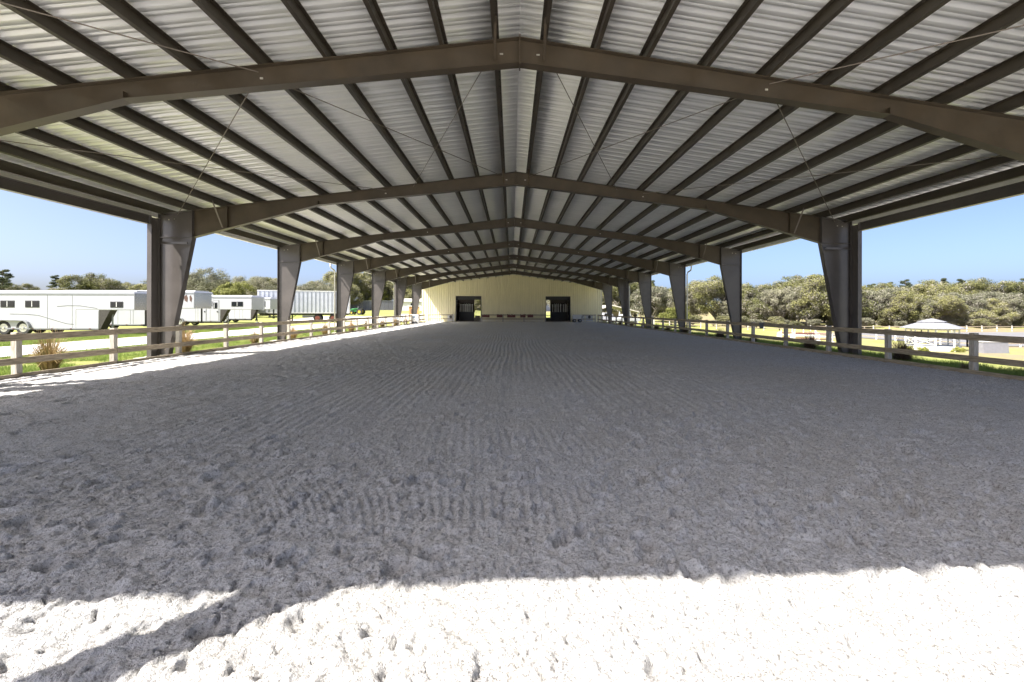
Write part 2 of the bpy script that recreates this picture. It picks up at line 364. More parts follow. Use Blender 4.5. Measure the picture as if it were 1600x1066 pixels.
mask = ss(.42, .66, vn(X, Y, .28, 23) * .75 + .3 * ss(5.5, 10, Y) + .25 * np.exp(-((X + 1.4) / 1.2) ** 2 - ((Y - 3.9) / .5) ** 2)) * ss(2.7, 3.3, Y)
Hh += mask * .009 * np.sin(2 * np.pi * (X + warp) / (.16)) * (.5 + vn(X, Y, 3, 24))
Yb = 3.55 + .06 * (X + .4) ** 2
Hh *= .86
Hh += .010 * np.exp(-((Y - Yb) / .34) ** 2) * ss(-2.7, -2.2, X) * ss(.9, .3, X) * np.sin(2 * np.pi * (X + .9 * (Y - Yb) * ss(0, -2.5, X)) / .082) * (.4 + vn(X, Y, 4, 71))
Yc = 5.3 + .03 * X ** 2
Hh += .008 * np.exp(-((Y - Yc) / .7) ** 2) * ss(-1.8, -.6, X) * ss(2.2, 1.0, X) * np.sin(2 * np.pi * (X + .1 * (Y - Yc)) / .11) * (.4 + vn(X, Y, 3, 72))
for xt, cv in ((-3.6, .02), (2.3, -.012), (-.2, .006)):
    Xt = xt + cv * (Y - 6) ** 2; Hh -= .014 * (np.exp(-((X - Xt) / .13) ** 4) + np.exp(-((X - Xt - 1.5) / .13) ** 4)) * ss(4, 6, Y) * (.4 + vn(X, Y, .7, 73))
Hh += .03 * ss(10.2, 11.2, np.abs(X))
def print_at(px, py, r, d, a, el_=1.25):
    k = r * 2.3
    i0, i1 = np.searchsorted(cx_, [px - k, px + k]); j0, j1 = np.searchsorted(cy_, [py - k, py + k])
    if i1 - i0 < 2 or j1 - j0 < 2: return
    xx = X[j0:j1, i0:i1] - px; yy = Y[j0:j1, i0:i1] - py
    u = xx * math.cos(a) + yy * math.sin(a); v = (-xx * math.sin(a) + yy * math.cos(a)) / el_
    q = np.sqrt(u * u + v * v) / r * (1 + .35 * (vn(xx + px, yy + py, 11, 40) - .5))
    Hh[j0:j1, i0:i1] += -d * np.exp(-q ** 4) + .35 * d * np.exp(-((q - 1.45) / .35) ** 2)
for _ in range(500):
    py = 2.0 + 16 * rnd.random() ** 1.7; px = rnd.uniform(-1, 1) * min(11, 2.0 + py * 1.3)
    print_at(px, py, rnd.uniform(.03, .055), rnd.uniform(.01, .03), rnd.uniform(0, 3.14), rnd.uniform(1, 1.6))
for _ in range(620):
    py = 1.9 + 14 * rnd.random() ** 1.5; px = rnd.uniform(-1, 1) * min(11, 2.0 + py * 1.25)
    if rnd.random() < .35 * math.exp(-((px - .6) / 1.2) ** 2): continue
    print_at(px, py, rnd.uniform(.048, .08), rnd.uniform(.04, .08) * (1 if py > 2.7 else .45), rnd.uniform(0, 3.14), rnd.uniform(1, 1.4))
for _ in range(220):
    print_at(rnd.uniform(.5, 5.5), rnd.uniform(2.5, 7.5), rnd.uniform(.045, .075), rnd.uniform(.035, .07), rnd.uniform(0, 3.14), rnd.uniform(1, 1.4))
for _ in range(900):
    print_at(rnd.uniform(-11, 11), rnd.uniform(8, 40), rnd.uniform(.06, .1), rnd.uniform(.02, .05), rnd.uniform(0, 3.14))
V = np.stack([X, Y, Hh], -1).reshape(-1, 3); nx = len(cx_)
i = (np.arange(len(cy_) - 1)[:, None] * nx + np.arange(nx - 1)[None, :]).ravel()
tag(np_mesh('arena_footing', V, np.stack([i, i + 1, i + nx + 1, i + nx], -1), M['sand'], smooth=True), kind='structure')

# ------------------------------------------------------------------ the riding arena shelter
W, HE, HR, B = 12.19, 4.84, 6.46, 7.62
FY = [.31 + B * n for n in range(8)]
FY[0] = .68
SL = (HR - HE) / W
def ztop(x): return HR - SL * abs(x)
YE = 61.0
sh = thing('riding_arena_shelter', 'open-sided steel riding arena shelter with bronze frames and a ribbed metal gable roof', 'arena shelter')
FW = .1                                     # half flange width
def make_column(y, s):
    m = MB()
    xo, xi0, xi1, zk = -W, -11.86, -11.07, 4.05
    P = lambda x: x if s < 0 else -x
    def poly(pts): return [(P(a), b) for a, b in pts]
    m.prism(poly([(xo + .012, .03), (xi0 - .01, .03), (xi1 - .01, zk), (xi1 - .01, ztop(xi1) - .015), (xo + .012, HE - .015)]), y - .005, y + .005)
    m.bb(P(xo), P(xo + .014), y - FW, y + FW, .03, HE)
    m.prism(poly([(xi0, .03), (xi0 + .014, .03), (xi1 + .014, zk), (xi1, zk)]), y - FW, y + FW)
    m.bb(P(xi1 - .012), P(xi1 + .006), y - FW - .01, y + FW + .01, zk + .002, ztop(xi1) + .02)
    m.bb(P(xo + .016), P(xi1 - .014), y - FW + .006, y + FW - .006, zk - .012, zk)
    m.prism(poly([(xo, HE - .014), (xi1 - .014, ztop(xi1) - .014), (xi1 - .014, ztop(xi1)), (xo, HE)]), y - FW - .003, y + FW + .003)
    m.bb(P(xo - .02), P(xi0 + .04), y - FW - .03, y + FW + .03, .008, .03)
    o = m.build('column', M['column'], sh)
    p = MB(); p.bb(P(xo - .24), P(xi0 + .22), y - .34, y + .34, -.3, .008); p.build('concrete_pier', M['concrete'], o, bevel=.015)
    for q in range(2):
        MB().box((P(xo + .3 + .18 * q), y - .014, HE - .18 + .02 * q), (.035, .016, .03)).build('bolt_slot_glint', M['bolt_slot_glint'], o)
    return o
XK, ZK = 6.85, 5.21
def make_rafter(y, s, n):
    m = MB(); P = lambda x: x * s
    top = [(P(a), ztop(a)) for a in (.012, XK, 11.055)]
    zb = [HR - .455, ZK, 4.05]; bot = [(P(.012), zb[0]), (P(XK), zb[1]), (P(11.055), zb[2])]
    m.prism([(a, b - .01) for a, b in top] + [(a, b + .01) for a, b in bot[::-1]], y - .005, y + .005)
    tt = [(a, b - .012) for a, b in top]
    if s > 0: m.strip(tt[::-1], y - FW, y + FW, -.012); m.strip(bot, y - FW, y + FW, .012)
    else: m.strip(tt, y - FW, y + FW, -.012); m.strip(bot[::-1], y - FW, y + FW, .012)
    m.bb(P(.012), P(.001), y - FW, y + FW, zb[0] - .05, HR + .05)
    m.bb(P(XK - .006), P(XK + .006), y - FW + .01, y + FW - .01, ZK + .014, ZK + .14)
    m.bb(P(9.9), P(9.912), y - FW + .01, y + FW - .01, 4.37, ztop(9.9) - .014)
    o = m.build('rafter', M['steel'], sh)
    # flange braces from purlin down to the bottom flange
    for a, zz, side in ((.42, HR - .44, -1), (10.05, 4.36, -1), (10.05, 4.36, 1)):
        f = MB(); f.bar((P(a), y + side * .62, ztop(a) + .06), (P(a + .02), y + side * .06, zz + .03), .045, .012)
        f.build('flange_brace', M['steel'] if a < 1 else M['brace'], o)
    MB().box((P(.33), y - .013, HR - .27), (.06, .014, .024)).build('bolt_slot_glint', M['bolt_slot_glint'], o); MB().box((P(4.55), y - .013, ztop(4.55) - .2), (.05, .014, .03)).build('bolt_slot_glint', M['bolt_slot_glint'], o)  # pale plates paint in daylight showing through the rod slots
for n, y in enumerate(FY):
    for s in (-1, 1): make_column(y, s); make_rafter(y, s, n)
# Z purlins on top of the rafters
PX = [.42, 1.36, 2.28, 3.38, 4.5, 5.62, 6.74, 7.85, 8.95, 10.05, 11.15]
ang = math.atan(SL)
for s in (-1, 1):
    for a in PX:
        m = MB(); z0 = ztop(a) + .002
        c, q = math.cos(ang), math.sin(ang)
        def pt(u, v): return (s * (a + u * c + v * q), z0 - u * q + v * c)   # u down slope, v out of slope
        for poly in ([pt(-.0025, 0), pt(.0025, 0), pt(.0025, .2), pt(-.0025, .2)], [pt(.003, 0), pt(.068, 0), pt(.068, .004), pt(.003, .004)],
                     [pt(-.068, .196), pt(-.003, .196), pt(-.003, .2), pt(-.068, .2)], [pt(.064, .0045), pt(.068, .0045), pt(.068, .024), pt(.064, .024)]):
            m.prism(poly, .28, YE - .3)
        for k in range(int((YE - .6) / .305)):
            yy = .42 + k * .305
            if yy < 34: m.box((pt(-.04, .188)[0], yy, pt(-.04, .188)[1]), (.028, .024, .02))
        m.build('purlin', M['purlin'], sh)
    m = MB(); xo = 12.02
    m.prism([(s * xo, ztop(xo) - .06), (s * (xo + .006), ztop(xo) - .06), (s * (xo + .006), ztop(xo) + .2), (s * xo, ztop(xo) + .2)], .28, YE - .3)
    m.prism([(s * (xo - .06), ztop(xo) - .066), (s * (xo + .006), ztop(xo) - .066), (s * (xo + .006), ztop(xo) - .0605), (s * (xo - .06), ztop(xo) - .0605)], .28, YE - .3)
    m.build('eave_strut', M['purlin'], sh)
    g = MB(); g.prism([(s * 12.20, 4.70), (s * 12.36, 4.70), (s * 12.43, 4.86), (s * 12.43, 5.01), (s * 12.42, 5.01), (s * 12.42, 4.865), (s * 12.355, 4.708), (s * 12.207, 4.708), (s * 12.207, 4.99), (s * 12.20, 4.99)], .25, YE + .15)
    g.build('gutter', M['white_metal'], sh)
    for n in (4, 6):
        d = MB(); yy = FY[n] - .16
        d.tube([(s * 12.36, yy - .5, 4.74), (s * 12.36, yy - .5, 4.5), (s * 12.35, yy - .45, 4.4), (s * 12.29, yy - .1, 4.3), (s * 12.27, yy, 4.15), (s * 12.27, yy, .1)], .05, 8)
        d.build('downspout', M['white_metal'], sh, smooth=True)
# ribbed roof sheets
def sheet_profile(y0, y1):
    ys, hs = [], []; y = y0
    while y < y1:
        for dy, h in ((0, 0), (.085, 0), (.089, .003), (.097, .003), (.101, 0), (.182, 0), (.212, .038), (.255, .038), (.285, 0)):
            ys.append(y + dy); hs.append(h)
        y += .305
    ys.append(y1 + .04); hs.append(0)
    return np.array(ys), np.array(hs)
for s in (-1, 1):
    ys, hs = sheet_profile(.16, YE)
    xs = np.array([.002, 3.4, 6.8, 8, 9.6, 12.36]); zz = np.array([ztop(a) for a in xs]) + .212
    V = np.array([(s * xs[i], (ys[j] if j else .045 + (.046 * min(xs[i], 8) if s < 0 else 0)), zz[i] + hs[j]) for i in range(len(xs)) for j in range(len(ys))])  # left front edge skewed, out of view, to straighten the ground shadow
    n = len(ys); i = (np.arange(len(xs) - 1)[:, None] * n + np.arange(n - 1)[None, :]).ravel()
    Fq = np.stack([i, i + 1, i + n + 1, i + n], -1)
    o = np_mesh('roof_panel', V, Fq, M['roof'], sh)
    o.modifiers.new('solid', 'SOLIDIFY').thickness = .0015
m = MB()
for s in (-1, 1):
    m.prism([(0, HR + .275), (s * .3, ztop(.3) + .262), (s * .3, ztop(.3) + .266), (0, HR + .279)], .14, YE + .1)
m.build('ridge_cap', M['roof'], sh)
# portal columns and beams in the braced bays, rods in the roof plane
def portal(n0, n1):
    ya, yb = FY[n0] + .35, FY[n1] - .35
    for s in (-1, 1):
        for yc, sg in ((ya, 1), (yb, -1)):
            m = MB(); x = s * 12.0; e = yc - sg * .0
            y0, y1 = (yc - .0, yc - .35 * sg * -1)
            lo, hi = min(yc - sg * .0, yc + sg * .35 * 1), max(yc, yc + sg * .35)
            if sg > 0: lo, hi = yc, yc + .35
            else: lo, hi = yc - .35, yc
            m.bb(x - .005, x + .005, lo + .01, hi - .01, .03, 4.62)
            m.bb(x - .07, x + .07, lo, lo + .012, .03, 4.64); m.bb(x - .07, x + .07, hi - .012, hi, .03, 4.64)
            m.bb(x - .09, x + .09, lo - .02, hi + .02, .01, .03)
            m.build('portal_column', M['column'], sh)
            p = MB(); p.bb(x - .3, x + .3, lo - .25, hi + .05, -.3, .006); p.build('concrete_pad', M['concrete'], sh)
        MB().bb(x - .05 if s < 0 else x - .95, x + .95 if s < 0 else x + .05, yb + .012, yb + .05, 3.78, 3.86).build('knee_strut', M['column'], sh)
        m = MB(); x = s * 12.0
        a, b = ya + .36, yb - .36
        m.bb(x - .005, x + .005, a, b, 4.38, 4.64); m.bb(x - .08, x + .08, a, b, 4.368, 4.38); m.bb(x - .08, x + .08, a, b, 4.64, 4.652)
        m.build('portal_beam', M['column'], sh)
portal(1, 2); portal(5, 6)
def rod(p, q):
    MB().tube([p, q], .0095, 6).build('brace_rod', M['rod'], sh)
def zr(x): return ztop(x) - .09
for n, sets in ((0, [(11.8, 4.6)]), (1, [(11.7, 4.55), (4.65, .45), (.45, 3.6), (4.6, 11.6)]), (5, [(11.8, 4.6), (4.6, .45), (.45, 4.6), (4.6, 11.8)])):
    for a, b in sets:
        for s in (-1, 1): rod((s * a, FY[n] + .02, zr(a)), (s * b, FY[n + 1] - .02, zr(b)))
# raking post at the open gable end (throws the long shadow in the foreground)
m = MB(); m.bar((-5.02, .40, ztop(5.02) - .1), (-4.55, .40, 3.6), .22, .22); m.bar((-4.55, .40, 3.66), (-4.5, .40, -.1), .218, .218)
m.bar((-4.72, .40, ztop(4.72) - .3), (-4.93, .40, 5.4), .12, .2)
m.build('gable_post', M['column'], sh)

# ------------------------------------------------------------------ stable barn closing the far end
YW = 60.75
barn = thing('stable_barn', 'cream ribbed metal stable barn with two dark doorways closing the far end of the arena', 'barn', (0, YW, 0))
HW = 12.42
def wall_top(x): return ztop(x) + .19
def ribbed_wall(x0, x1, zb, m):
    # ribbed sheet facing -y between x0 and x1; zb = bottom, top follows the roof slope
    x = x0
    prof = []
    k = math.floor(x0 / .305)
    xs = []
    while x < x1 - 1e-6:
        nxt = min((math.floor(x / .305 + 1e-6) + 1) * .305, x1); xs.append((x, nxt)); x = nxt
    for a, b in xs:
        d = .006
        if b - a > .2:
            rb = [(a, 0), (b - .12, 0), (b - .09, -.05), (b - .03, -.05), (b, 0)]
        else: rb = [(a, 0), (b, 0)]
        for (p, q), (p2, q2) in zip(rb[:-1], rb[1:]):
            m.add([(p, q, zb), (p2, q2, zb), (p2, q2, wall_top(p2)), (p, q, wall_top(p))], [(0, 1, 2, 3)])
DL, DR, DH = (-7.75, -4.42), (4.62, 7.92), 3.42
m = MB()
ribbed_wall(-HW, DL[0], .0, m); ribbed_wall(DL[0], DL[1], DH, m); ribbed_wall(DL[1], 0, 0, m); ribbed_wall(0, DR[0], 0, m); ribbed_wall(DR[0], DR[1], DH, m); ribbed_wall(DR[1], HW, 0, m)
wl = m.build('front_wall', M['cream'], barn)
m = MB(); 
for s in (-1, 1):
    m.bb(s * (HW + .03), s * (HW - .12), -.07, -.055, 0, wall_top(HW) - .02)
    m.bar((s * .02, -.068, wall_top(0) - .07), (s * HW, -.068, wall_top(HW) - .07), .016, .12)
m.build('wall_trim', M['cream_trim'], barn)
for s in (-1, 1):
    m = MB(); m.bb(s * HW, s * (HW - .1), .02, 36, 0, wall_top(HW)); m.build('side_wall', M['cream'], barn)
    m = MB(); m.prism([(0, HR + .24), (s * (HW + .2), ztop(HW + .2) + .24), (s * (HW + .2), ztop(HW + .2) + .3), (0, HR + .3)], .5, 36.4); m.build('roof', M['roof'], barn)
for d in (DL, DR):
    m = MB(); m.bb(d[0] - .08, d[0], -.075, .12, 0, DH + .1); m.bb(d[1], d[1] + .08, -.075, .12, 0, DH + .1); m.bb(d[0], d[1], -.075, .12, DH, DH + .1)
    df = m.build('door_frame', M['charcoal'], barn)
    m = MB(); m.bb(d[0], d[1], .16, .26, DH - .38, DH); m.build('door_header', M['charcoal'], barn)
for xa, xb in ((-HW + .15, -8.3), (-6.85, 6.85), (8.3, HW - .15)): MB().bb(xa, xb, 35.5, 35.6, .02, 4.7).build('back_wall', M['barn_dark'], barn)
m = MB(); m.bb(-HW + .2, HW - .2, .05, 36, -.1, .012); m.build('barn_floor', M['barn_floor'], barn)
# stall rows flanking two aisles
for s in (-1, 1):
    aisle = 6.1 * s
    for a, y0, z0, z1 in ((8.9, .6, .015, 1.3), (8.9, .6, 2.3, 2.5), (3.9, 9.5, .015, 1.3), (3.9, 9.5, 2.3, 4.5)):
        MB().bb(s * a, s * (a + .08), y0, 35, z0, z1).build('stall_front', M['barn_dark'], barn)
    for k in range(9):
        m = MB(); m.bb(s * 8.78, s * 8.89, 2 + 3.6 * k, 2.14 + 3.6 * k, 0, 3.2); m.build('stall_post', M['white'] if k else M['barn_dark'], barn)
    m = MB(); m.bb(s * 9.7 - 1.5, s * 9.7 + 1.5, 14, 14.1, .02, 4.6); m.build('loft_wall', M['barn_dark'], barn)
    # stall gate just inside the doorway: dark boards, pale bars above
    xa, xb = (DL[0] + .25, DL[1] - 1.0) if s < 0 else (DR[0] + .75, DR[1] - .15)
    m = MB(); m.bb(xa, xb, .9, .98, .06, 1.35); gt = m.build('stall_gate', M['black'], barn)
    m = MB()
    for k in range(6):
        x = xa + .25 + k * (xb - xa - .5) / 5; m.bb(x - .05, x + .05, .92, .97, 1.36, 2.3); m.bb(x - .09, x + .09, .91, .98, 2.3, 2.42)
    m.build('gate_bar', M['white'], gt)
    m = MB(); m.bb(xa - .05, xb, .88, 1.0, 2.55, 3.05); m.build('stall_beam', M['barn_dark'], barn)
# ------------------------------------------------------------------ fences round the arena
def rail_fence(label, x, y0, y1, pitch, mw, mp, inner):
    f = thing('rail_fence', label, 'fence', (x, y0, 0)); n = int((y1 - y0) / pitch) + 1
    for k in range(n):
        yy = k * pitch; j = rnd.uniform(-.02, .02)
        m = MB(); m.bar((-inner * .075 + j, yy, -.2), (-inner * .075, yy, 1.03 + rnd.uniform(-.01, .03)), .125, .125); m.build('post', mp, f, bevel=.006)
    for zc, h in ((.94, .15), (.40, .145), (.055, .13)):
        k = 0
        while k < n - 1:
            e = min(k + 2, n - 1)
            m = MB(); dz = rnd.uniform(-.012, .012); dz2 = rnd.uniform(-.012, .012)
            x_ = inner * .018
            m.bar((x_, k * pitch + .004, zc + dz), (x_, e * pitch - .004, zc + dz2), .036, h)
            m.build('rail' if zc > .2 else 'base_board', mw, f, bevel=.004); k = e
    return f
# parts are split by board; the fence is one thing
rail_fence('weathered two-rail timber fence along the left edge of the arena, sunlit posts', -11.3, 10.42 - 2.44 * 3, 58.6, 2.44, M['wood'], M['post'], 1)
rail_fence('mossy two-rail timber fence along the shaded right edge of the arena', 11.3, 10.5 - 2.5 * 3, 58.6, 2.5, M['wood_r'], M['post'], -1)
def end_fence(x0, x1, label):
    f = thing('rail_fence', label, 'fence', ((x0 + x1) / 2, 58.9, 0)); L = x1 - x0; n = max(2, int(L / 2.2) + 1)
    for k in range(n):
        x = -L / 2 + .06 + k * (L - .12) / (n - 1); m = MB(); m.bb(x - .06, x + .06, .02, .14, -.1, 1.05); m.build('post', M['post'], f)
    for z in (.95, .42): m = MB(); m.bb(-L / 2, L / 2, -.02, .018, z - .06, z + .06); m.build('rail', M['wood'], f)
    return f
end_fence(-11.2, -8.0, 'short two-rail fence across the far left corner of the arena, in sunlight')
end_fence(-4.2, 4.4, 'two-rail fence between the two barn doorways at the far end')
end_fence(8.15, 11.2, 'short two-rail fence across the far right corner, in shade')

# ------------------------------------------------------------------ things stored along the far wall
def jump_box(x, mtl, label, w=.8):
    t = thing('flower_box', label, 'flower box', (x, 58.72, 0), 0, 'red boxes along the far fence')
    m = MB(); m.prismx([(-.12, .62), (.12, .62), (.15, .9), (-.15, .9)], -w / 2, w / 2); m.build('box', mtl, t)
    m = MB()
    for k in range(26):
        a = rnd.uniform(-w / 2, w / 2); m.box((a, rnd.uniform(-.12, .12), .93 + rnd.uniform(-.02, .08)), (.09, .08, .07), Matrix.Rotation(rnd.uniform(0, 3), 3, (1, 1, .3)))
    m.build('blooms', mtl, t)
for x, wd, lb in ((-3.6, 1.0, 'wide faded red box on the far fence beside the left doorway'), (-1.75, .75, 'single small red box on the far fence left of centre'), (-.2, 1.1, 'largest red box near the middle of the far fence'),
              (1.35, .7, 'small red box just right of the middle of the far fence'), (2.35, .75, 'red box third from the right doorway on the far fence')):
    jump_box(x, M['red'], lb, wd)
def jump_panel(x, label, w=1.0, group='white jump panels along the far wall'):
    t = thing('jump_panel', label, 'jump panel', (x, 59.6, 0), 0, group)
    m = MB(); m.bb(-w / 2, w / 2, -.03, .03, .1, 1.0); m.bb(-w / 2, -w / 2 + .08, -.25, .25, 0, .08); m.bb(w / 2 - .08, w / 2, -.25, .25, 0, .08); m.build('panel', M['white'], t)
    m = MB(); m.disc((0, -.035, .68), .2, .01); m.build('oval', M['charcoal'], t)
jump_panel(9.3, 'white jump panel with a dark oval, second from the right doorway'); jump_panel(10.45, 'white jump panel with a dark oval nearest the right corner'); 
jump_panel(-8.35, 'white jump panel with a dark oval just left of the left doorway', .9)
for k in range(9):
    x = -3.9 + k * .95
    t = thing('picket_panel', 'low pale picket jump panel leaning below the rails between the doorways', 'jump panel', (x, 59.5, 0), 0, 'picket panels along the far wall')
    m = MB()
    for q in range(6): m.bb(-.4 + q * .155, -.33 + q * .155, -.02, .02, .03, .5)
    m.bb(-.42, .46, .021, .045, .12, .18); m.bb(-.42, .46, .021, .045, .36, .42); m.build('pickets', M['white_metal'], t)
def cart(x, y, label):
    t = thing('utility_cart', label, 'cart', (x, y, 0), 0)
    m = MB(); m.prism([(-.55, .45), (.55, .45), (.6, 1.0), (-.6, 1.0)], -.35, .35); m.build('bed', M['white'], t)
    for a in (-.36, .36):
        for yy in (-.4, .4):
            m = MB(); m.disc((a, yy, .22), .22, .12, 18, .1); wv = m.build('wheel', M['rubber'], t)
            m = MB(); m.disc((a, yy, .22), .1, .08, 14); m.build('rim', M['rim'], wv)
    m = MB(); m.tube([(.6, 0, .6), (.85, 0, .8), (.95, 0, 1.05)], .02); m.build('handle', M['charcoal'], t)
cart(8.55, 58.2, 'white utility cart with four small wheels beside the right doorway')
# a dark tractor-like mower parked just inside the left door
t = thing('hay_bale_stack', 'dim stack of hay bales just inside the left doorway', 'hay bales', (-4.95, YW + 1.4, 0))
for k, (a, z) in enumerate(((-.3, .22), (.35, .22), (.0, .62))):
    MB().box((a, 0, z), (.62, .9, .38)).build('bale', M['barn_floor'], t, bevel=.03)
# white boards by the far left corner
def board(x, y, w, h, z0, label, lower):
    t = thing('marker_board', label, 'marker board', (x, y, 0), 0)
    m = MB(); m.bb(-w / 2, w / 2, -.25 if lower else -.02, .25 if lower else .02, z0, z0 + h); m.build('board', M['white'], t)
    m = MB()
    d = -.262 if lower else -.028
    if lower:
        m.bb(-.14, .14, d, d + .01, z0 + h * .62, z0 + h * .86); m2 = MB(); m2.bb(-.4, .4, d, d + .01, z0 + .05, z0 + .28); m2.build('vent', M['charcoal'], t)
        m3 = MB(); m3.tube([(.0, 0, z0 + h), (0, 0, z0 + h + .15)], .05); m3.build('knob', M['charcoal'], t)
    else:
        for k in range(3): m.bb(-.3 + k * .2, -.18 + k * .2, d, d + .008, z0 + h * .25, z0 + h * .75)
        for q in (-.5, .5): MB().bb(q * w * .9 - .03, q * w * .9 + .03, -.018, .018, 0, z0 - .001).build('leg', M['white'], t)
    m.build('print', M['blue_grey'], t)
board(-11.05, 49.8, .95, 1.08, .02, 'white cabinet with a blue-grey square mark standing at the far left corner of the arena', True)
board(-11.75, 45.2, 1.2, .36, .55, 'white notice board with dark print behind the left fence rails', False)
t = thing('pine_cabinet', 'varnished pine cabinet standing outside the left end of the barn wall', 'cabinet', (-14.1, 63.5, 0))
MB().bb(-.7, .7, -.3, .3, .0, 2.1).build('case', M['orange_wood'], t); MB().bb(-.45, .45, -.32, -.302, 1.1, 1.7).build('door', M['brown_print'], t); MB().bb(-.85, .85, -.42, .4, 2.1, 2.2).build('top', M['white'], t)

# ------------------------------------------------------------------ horse trailers
def wheel(x, y, r, parent, hub):
    m = MB(); m.disc((x, y, r), r, .24, 28, r * .6); wv = m.build('wheel', M['rubber'], parent, bevel=.02)
    m = MB(); m.disc((x, y - .06, r), r * .6, .1, 22); m.disc((x, y - .12, r), r * .2, .05, 12)
    for k in range(8):
        a = k * math.pi / 4; m.disc((x + .36 * r * math.cos(a), y - .113, r + .36 * r * math.sin(a)), .06 * r, .012, 8)
    m.build('rim', hub, wv)
def window(x0, x1, z0, z1, y, parent, split=True):
    m = MB(); m.bb(x0 - .04, x1 + .04, y - .018, y - .001, z0 - .04, z1 + .04); fr = m.build('window', M['charcoal'], parent)
    m = MB()
    if split:
        xm = (x0 + x1) / 2; m.bb(x0, xm - .02, y - .03, y - .0185, z0, z1); m.bb(xm + .02, x1, y - .03, y - .0185, z0, z1)
    else: m.bb(x0, x1, y - .03, y - .0185, z0, z1)
    m.build('pane', M['glass'], fr)
    if split: MB().bb((x0 + x1) / 2 - .019, (x0 + x1) / 2 + .019, y - .034, y - .0185, z0, z1).build('divider', M['white'], fr)
def gooseneck(loc, rz, label, Lb, Ln, H, wins, wheels, doors=(), zb=.42, zn=1.55, tw=2.1, wr=.37, nose=.55, polished=True, skin='trailer', decal=False, seams=(), stripes=()):
    """nose points to +x, near side faces -y; x=0 at the front of the box section"""
    t = thing('horse_trailer', label, 'horse trailer', (loc[0], loc[1], loc[2]), rz, 'horse trailers parked on the left'); y0, y1 = 0, tw; ym = tw / 2
    #prof = [(-Lb, zb), (0, zb), (.02, zn), (Ln, zn), (Ln, H - .12), (Ln - .1, H), (-Lb + .08, H), (-Lb, H - .1)]
    m = MB(); m.prism([(-Lb, zb), (-1.4, zb), (-1.4, zn), (Ln, zn), (Ln, H - .12), (Ln - .1, H), (-Lb + .08, H), (-Lb, H - .1)], y0, y1); m.prism([(-1.41, zb), (0, zb), (.02, zn + .01), (-1.41, zn + .01)], y0 + .001, y0 + .5); body = m.build('body', M[skin], t, bevel=.04)
    m = MB()
    m.add([(Ln + .003, y0 + .02, zn), (Ln + nose, ym, zn), (Ln + .003, y1 - .02, zn), (Ln + .003, y0 + .02, H - .13), (Ln + nose, ym, H - .13), (Ln + .003, y1 - .02, H - .13)], [(0, 1, 4, 3), (1, 2, 5, 4), (0, 2, 1), (3, 4, 5), (0, 3, 5, 2)])
    m.build('nose', M['aluminium'] if polished else M[skin], t)
    m = MB(); m.prism([(.025, zb), (.1, zb), (.72, zn - .002), (.025, zn - .002)], y0 + .01, y0 + .49); m.build('front_panel', M['shade_front'], t)  # lower front slant, its shade painted in as a dark panel
    m = MB(); m.bb(-Lb - .02, Ln + .02, y0 - .03, y0 - .002, H - .2, H - .12); m.bb(-Lb - .02, .02, y0 - .025, y0 - .002, zb - .02, zb + .07); m.build('trim', M['trailer_grey'], t)
    m = MB(); m.bb(-Lb + .1, Ln - .15, .3, tw - .3, H - .001, H + .07); m.build('roof', M['white'], t)
    for x in seams: MB().bb(x - .008, x + .008, y0 - .008, y0 - .001, zb + .08, H - .21).build('seam', M['seam'], t)
    for pl in stripes:
        m = MB()
        for (xa, za), (xb, zb_) in zip(pl[:-1], pl[1:]): m.bar((xa, y0 - .006, za), (xb, y0 - .006, zb_), .008, .035)
        m.build('stripe', M['seam'], t)
    for a, b, c, d in wins: window(a, b, c, d, y0, t)
    for a, b, c, d in doors:
        m = MB(); m.bb(a, b, y0 - .02, y0 - .001, c, d); dr = m.build('door', M[skin], t)
        m = MB(); m.bb(a - .03, a - .001, y0 - .026, y0 - .001, c, d); m.bb(b + .001, b + .03, y0 - .026, y0 - .001, c, d); m.bb(a - .03, b + .03, y0 - .026, y0 - .001, d + .001, d + .03); m.build('frame', M['trailer_grey'], dr)
        MB().bb(b - .16, b - .06, y0 - .05, y0 - .0205, c + .85, c + .97).build('handle', M['charcoal'], dr)
        window(a + .15, b - .15, d - .75, d - .25, y0 - .02, dr_parent(dr, t))
    for x in wheels:
        wheel(x, y0 + .1, wr, t, M['rim']); wheel(x, y1 - .1, wr, t, M['rim'])
    if wheels:
        a, b = min(wheels), max(wheels); m = MB(); pts = []
        for k in range(9):
            th = math.pi - k * math.pi / 8
            pts.append(((a if k < 5 else b) + (wr + .1) * math.cos(th), wr + .02 + (wr + .07) * math.sin(th)))
        inner = [((x - (a + b) / 2) * .93 + (a + b) / 2, z - .05) for x, z in pts]
        m.prism(pts + inner[::-1], y0 - .16, y0 + .06); m.build('fender', M['trailer_grey'], t)
        m = MB(); m.bb(a - wr * .9, b + wr * .9, y0 + .03, y0 + .3, .3, zb + .4); m.build('wheel_well', M['chassis'], t)
    m = MB(); m.bb(-Lb + .2, -.05, .25, .4, .28, zb - .002); m.bb(-Lb + .2, -1.45, tw - .4, tw - .25, .28, zb - .002); m.tube([(Ln - .2, ym, zn), (Ln - .2, ym, .55)], .06); m.bb(Ln - .3, Ln - .1, ym - .1, ym + .1, .5, .62)
    m.build('chassis', M['chassis'], t)
    m = MB(); m.tube([(.55, .35, 1.3), (.55, .35, .08)], .045); m.bb(.42, .68, .22, .48, .0, .08); m.build('landing_jack', M['trailer_grey'], t)
    m = MB()
    for x in np.arange(-Lb + .5, 0, 1.2): m.bb(x - .05, x + .05, y0 - .045, y0 - .026, zb + .01, zb + .05)
    m.build('marker_light', M['red'], t)
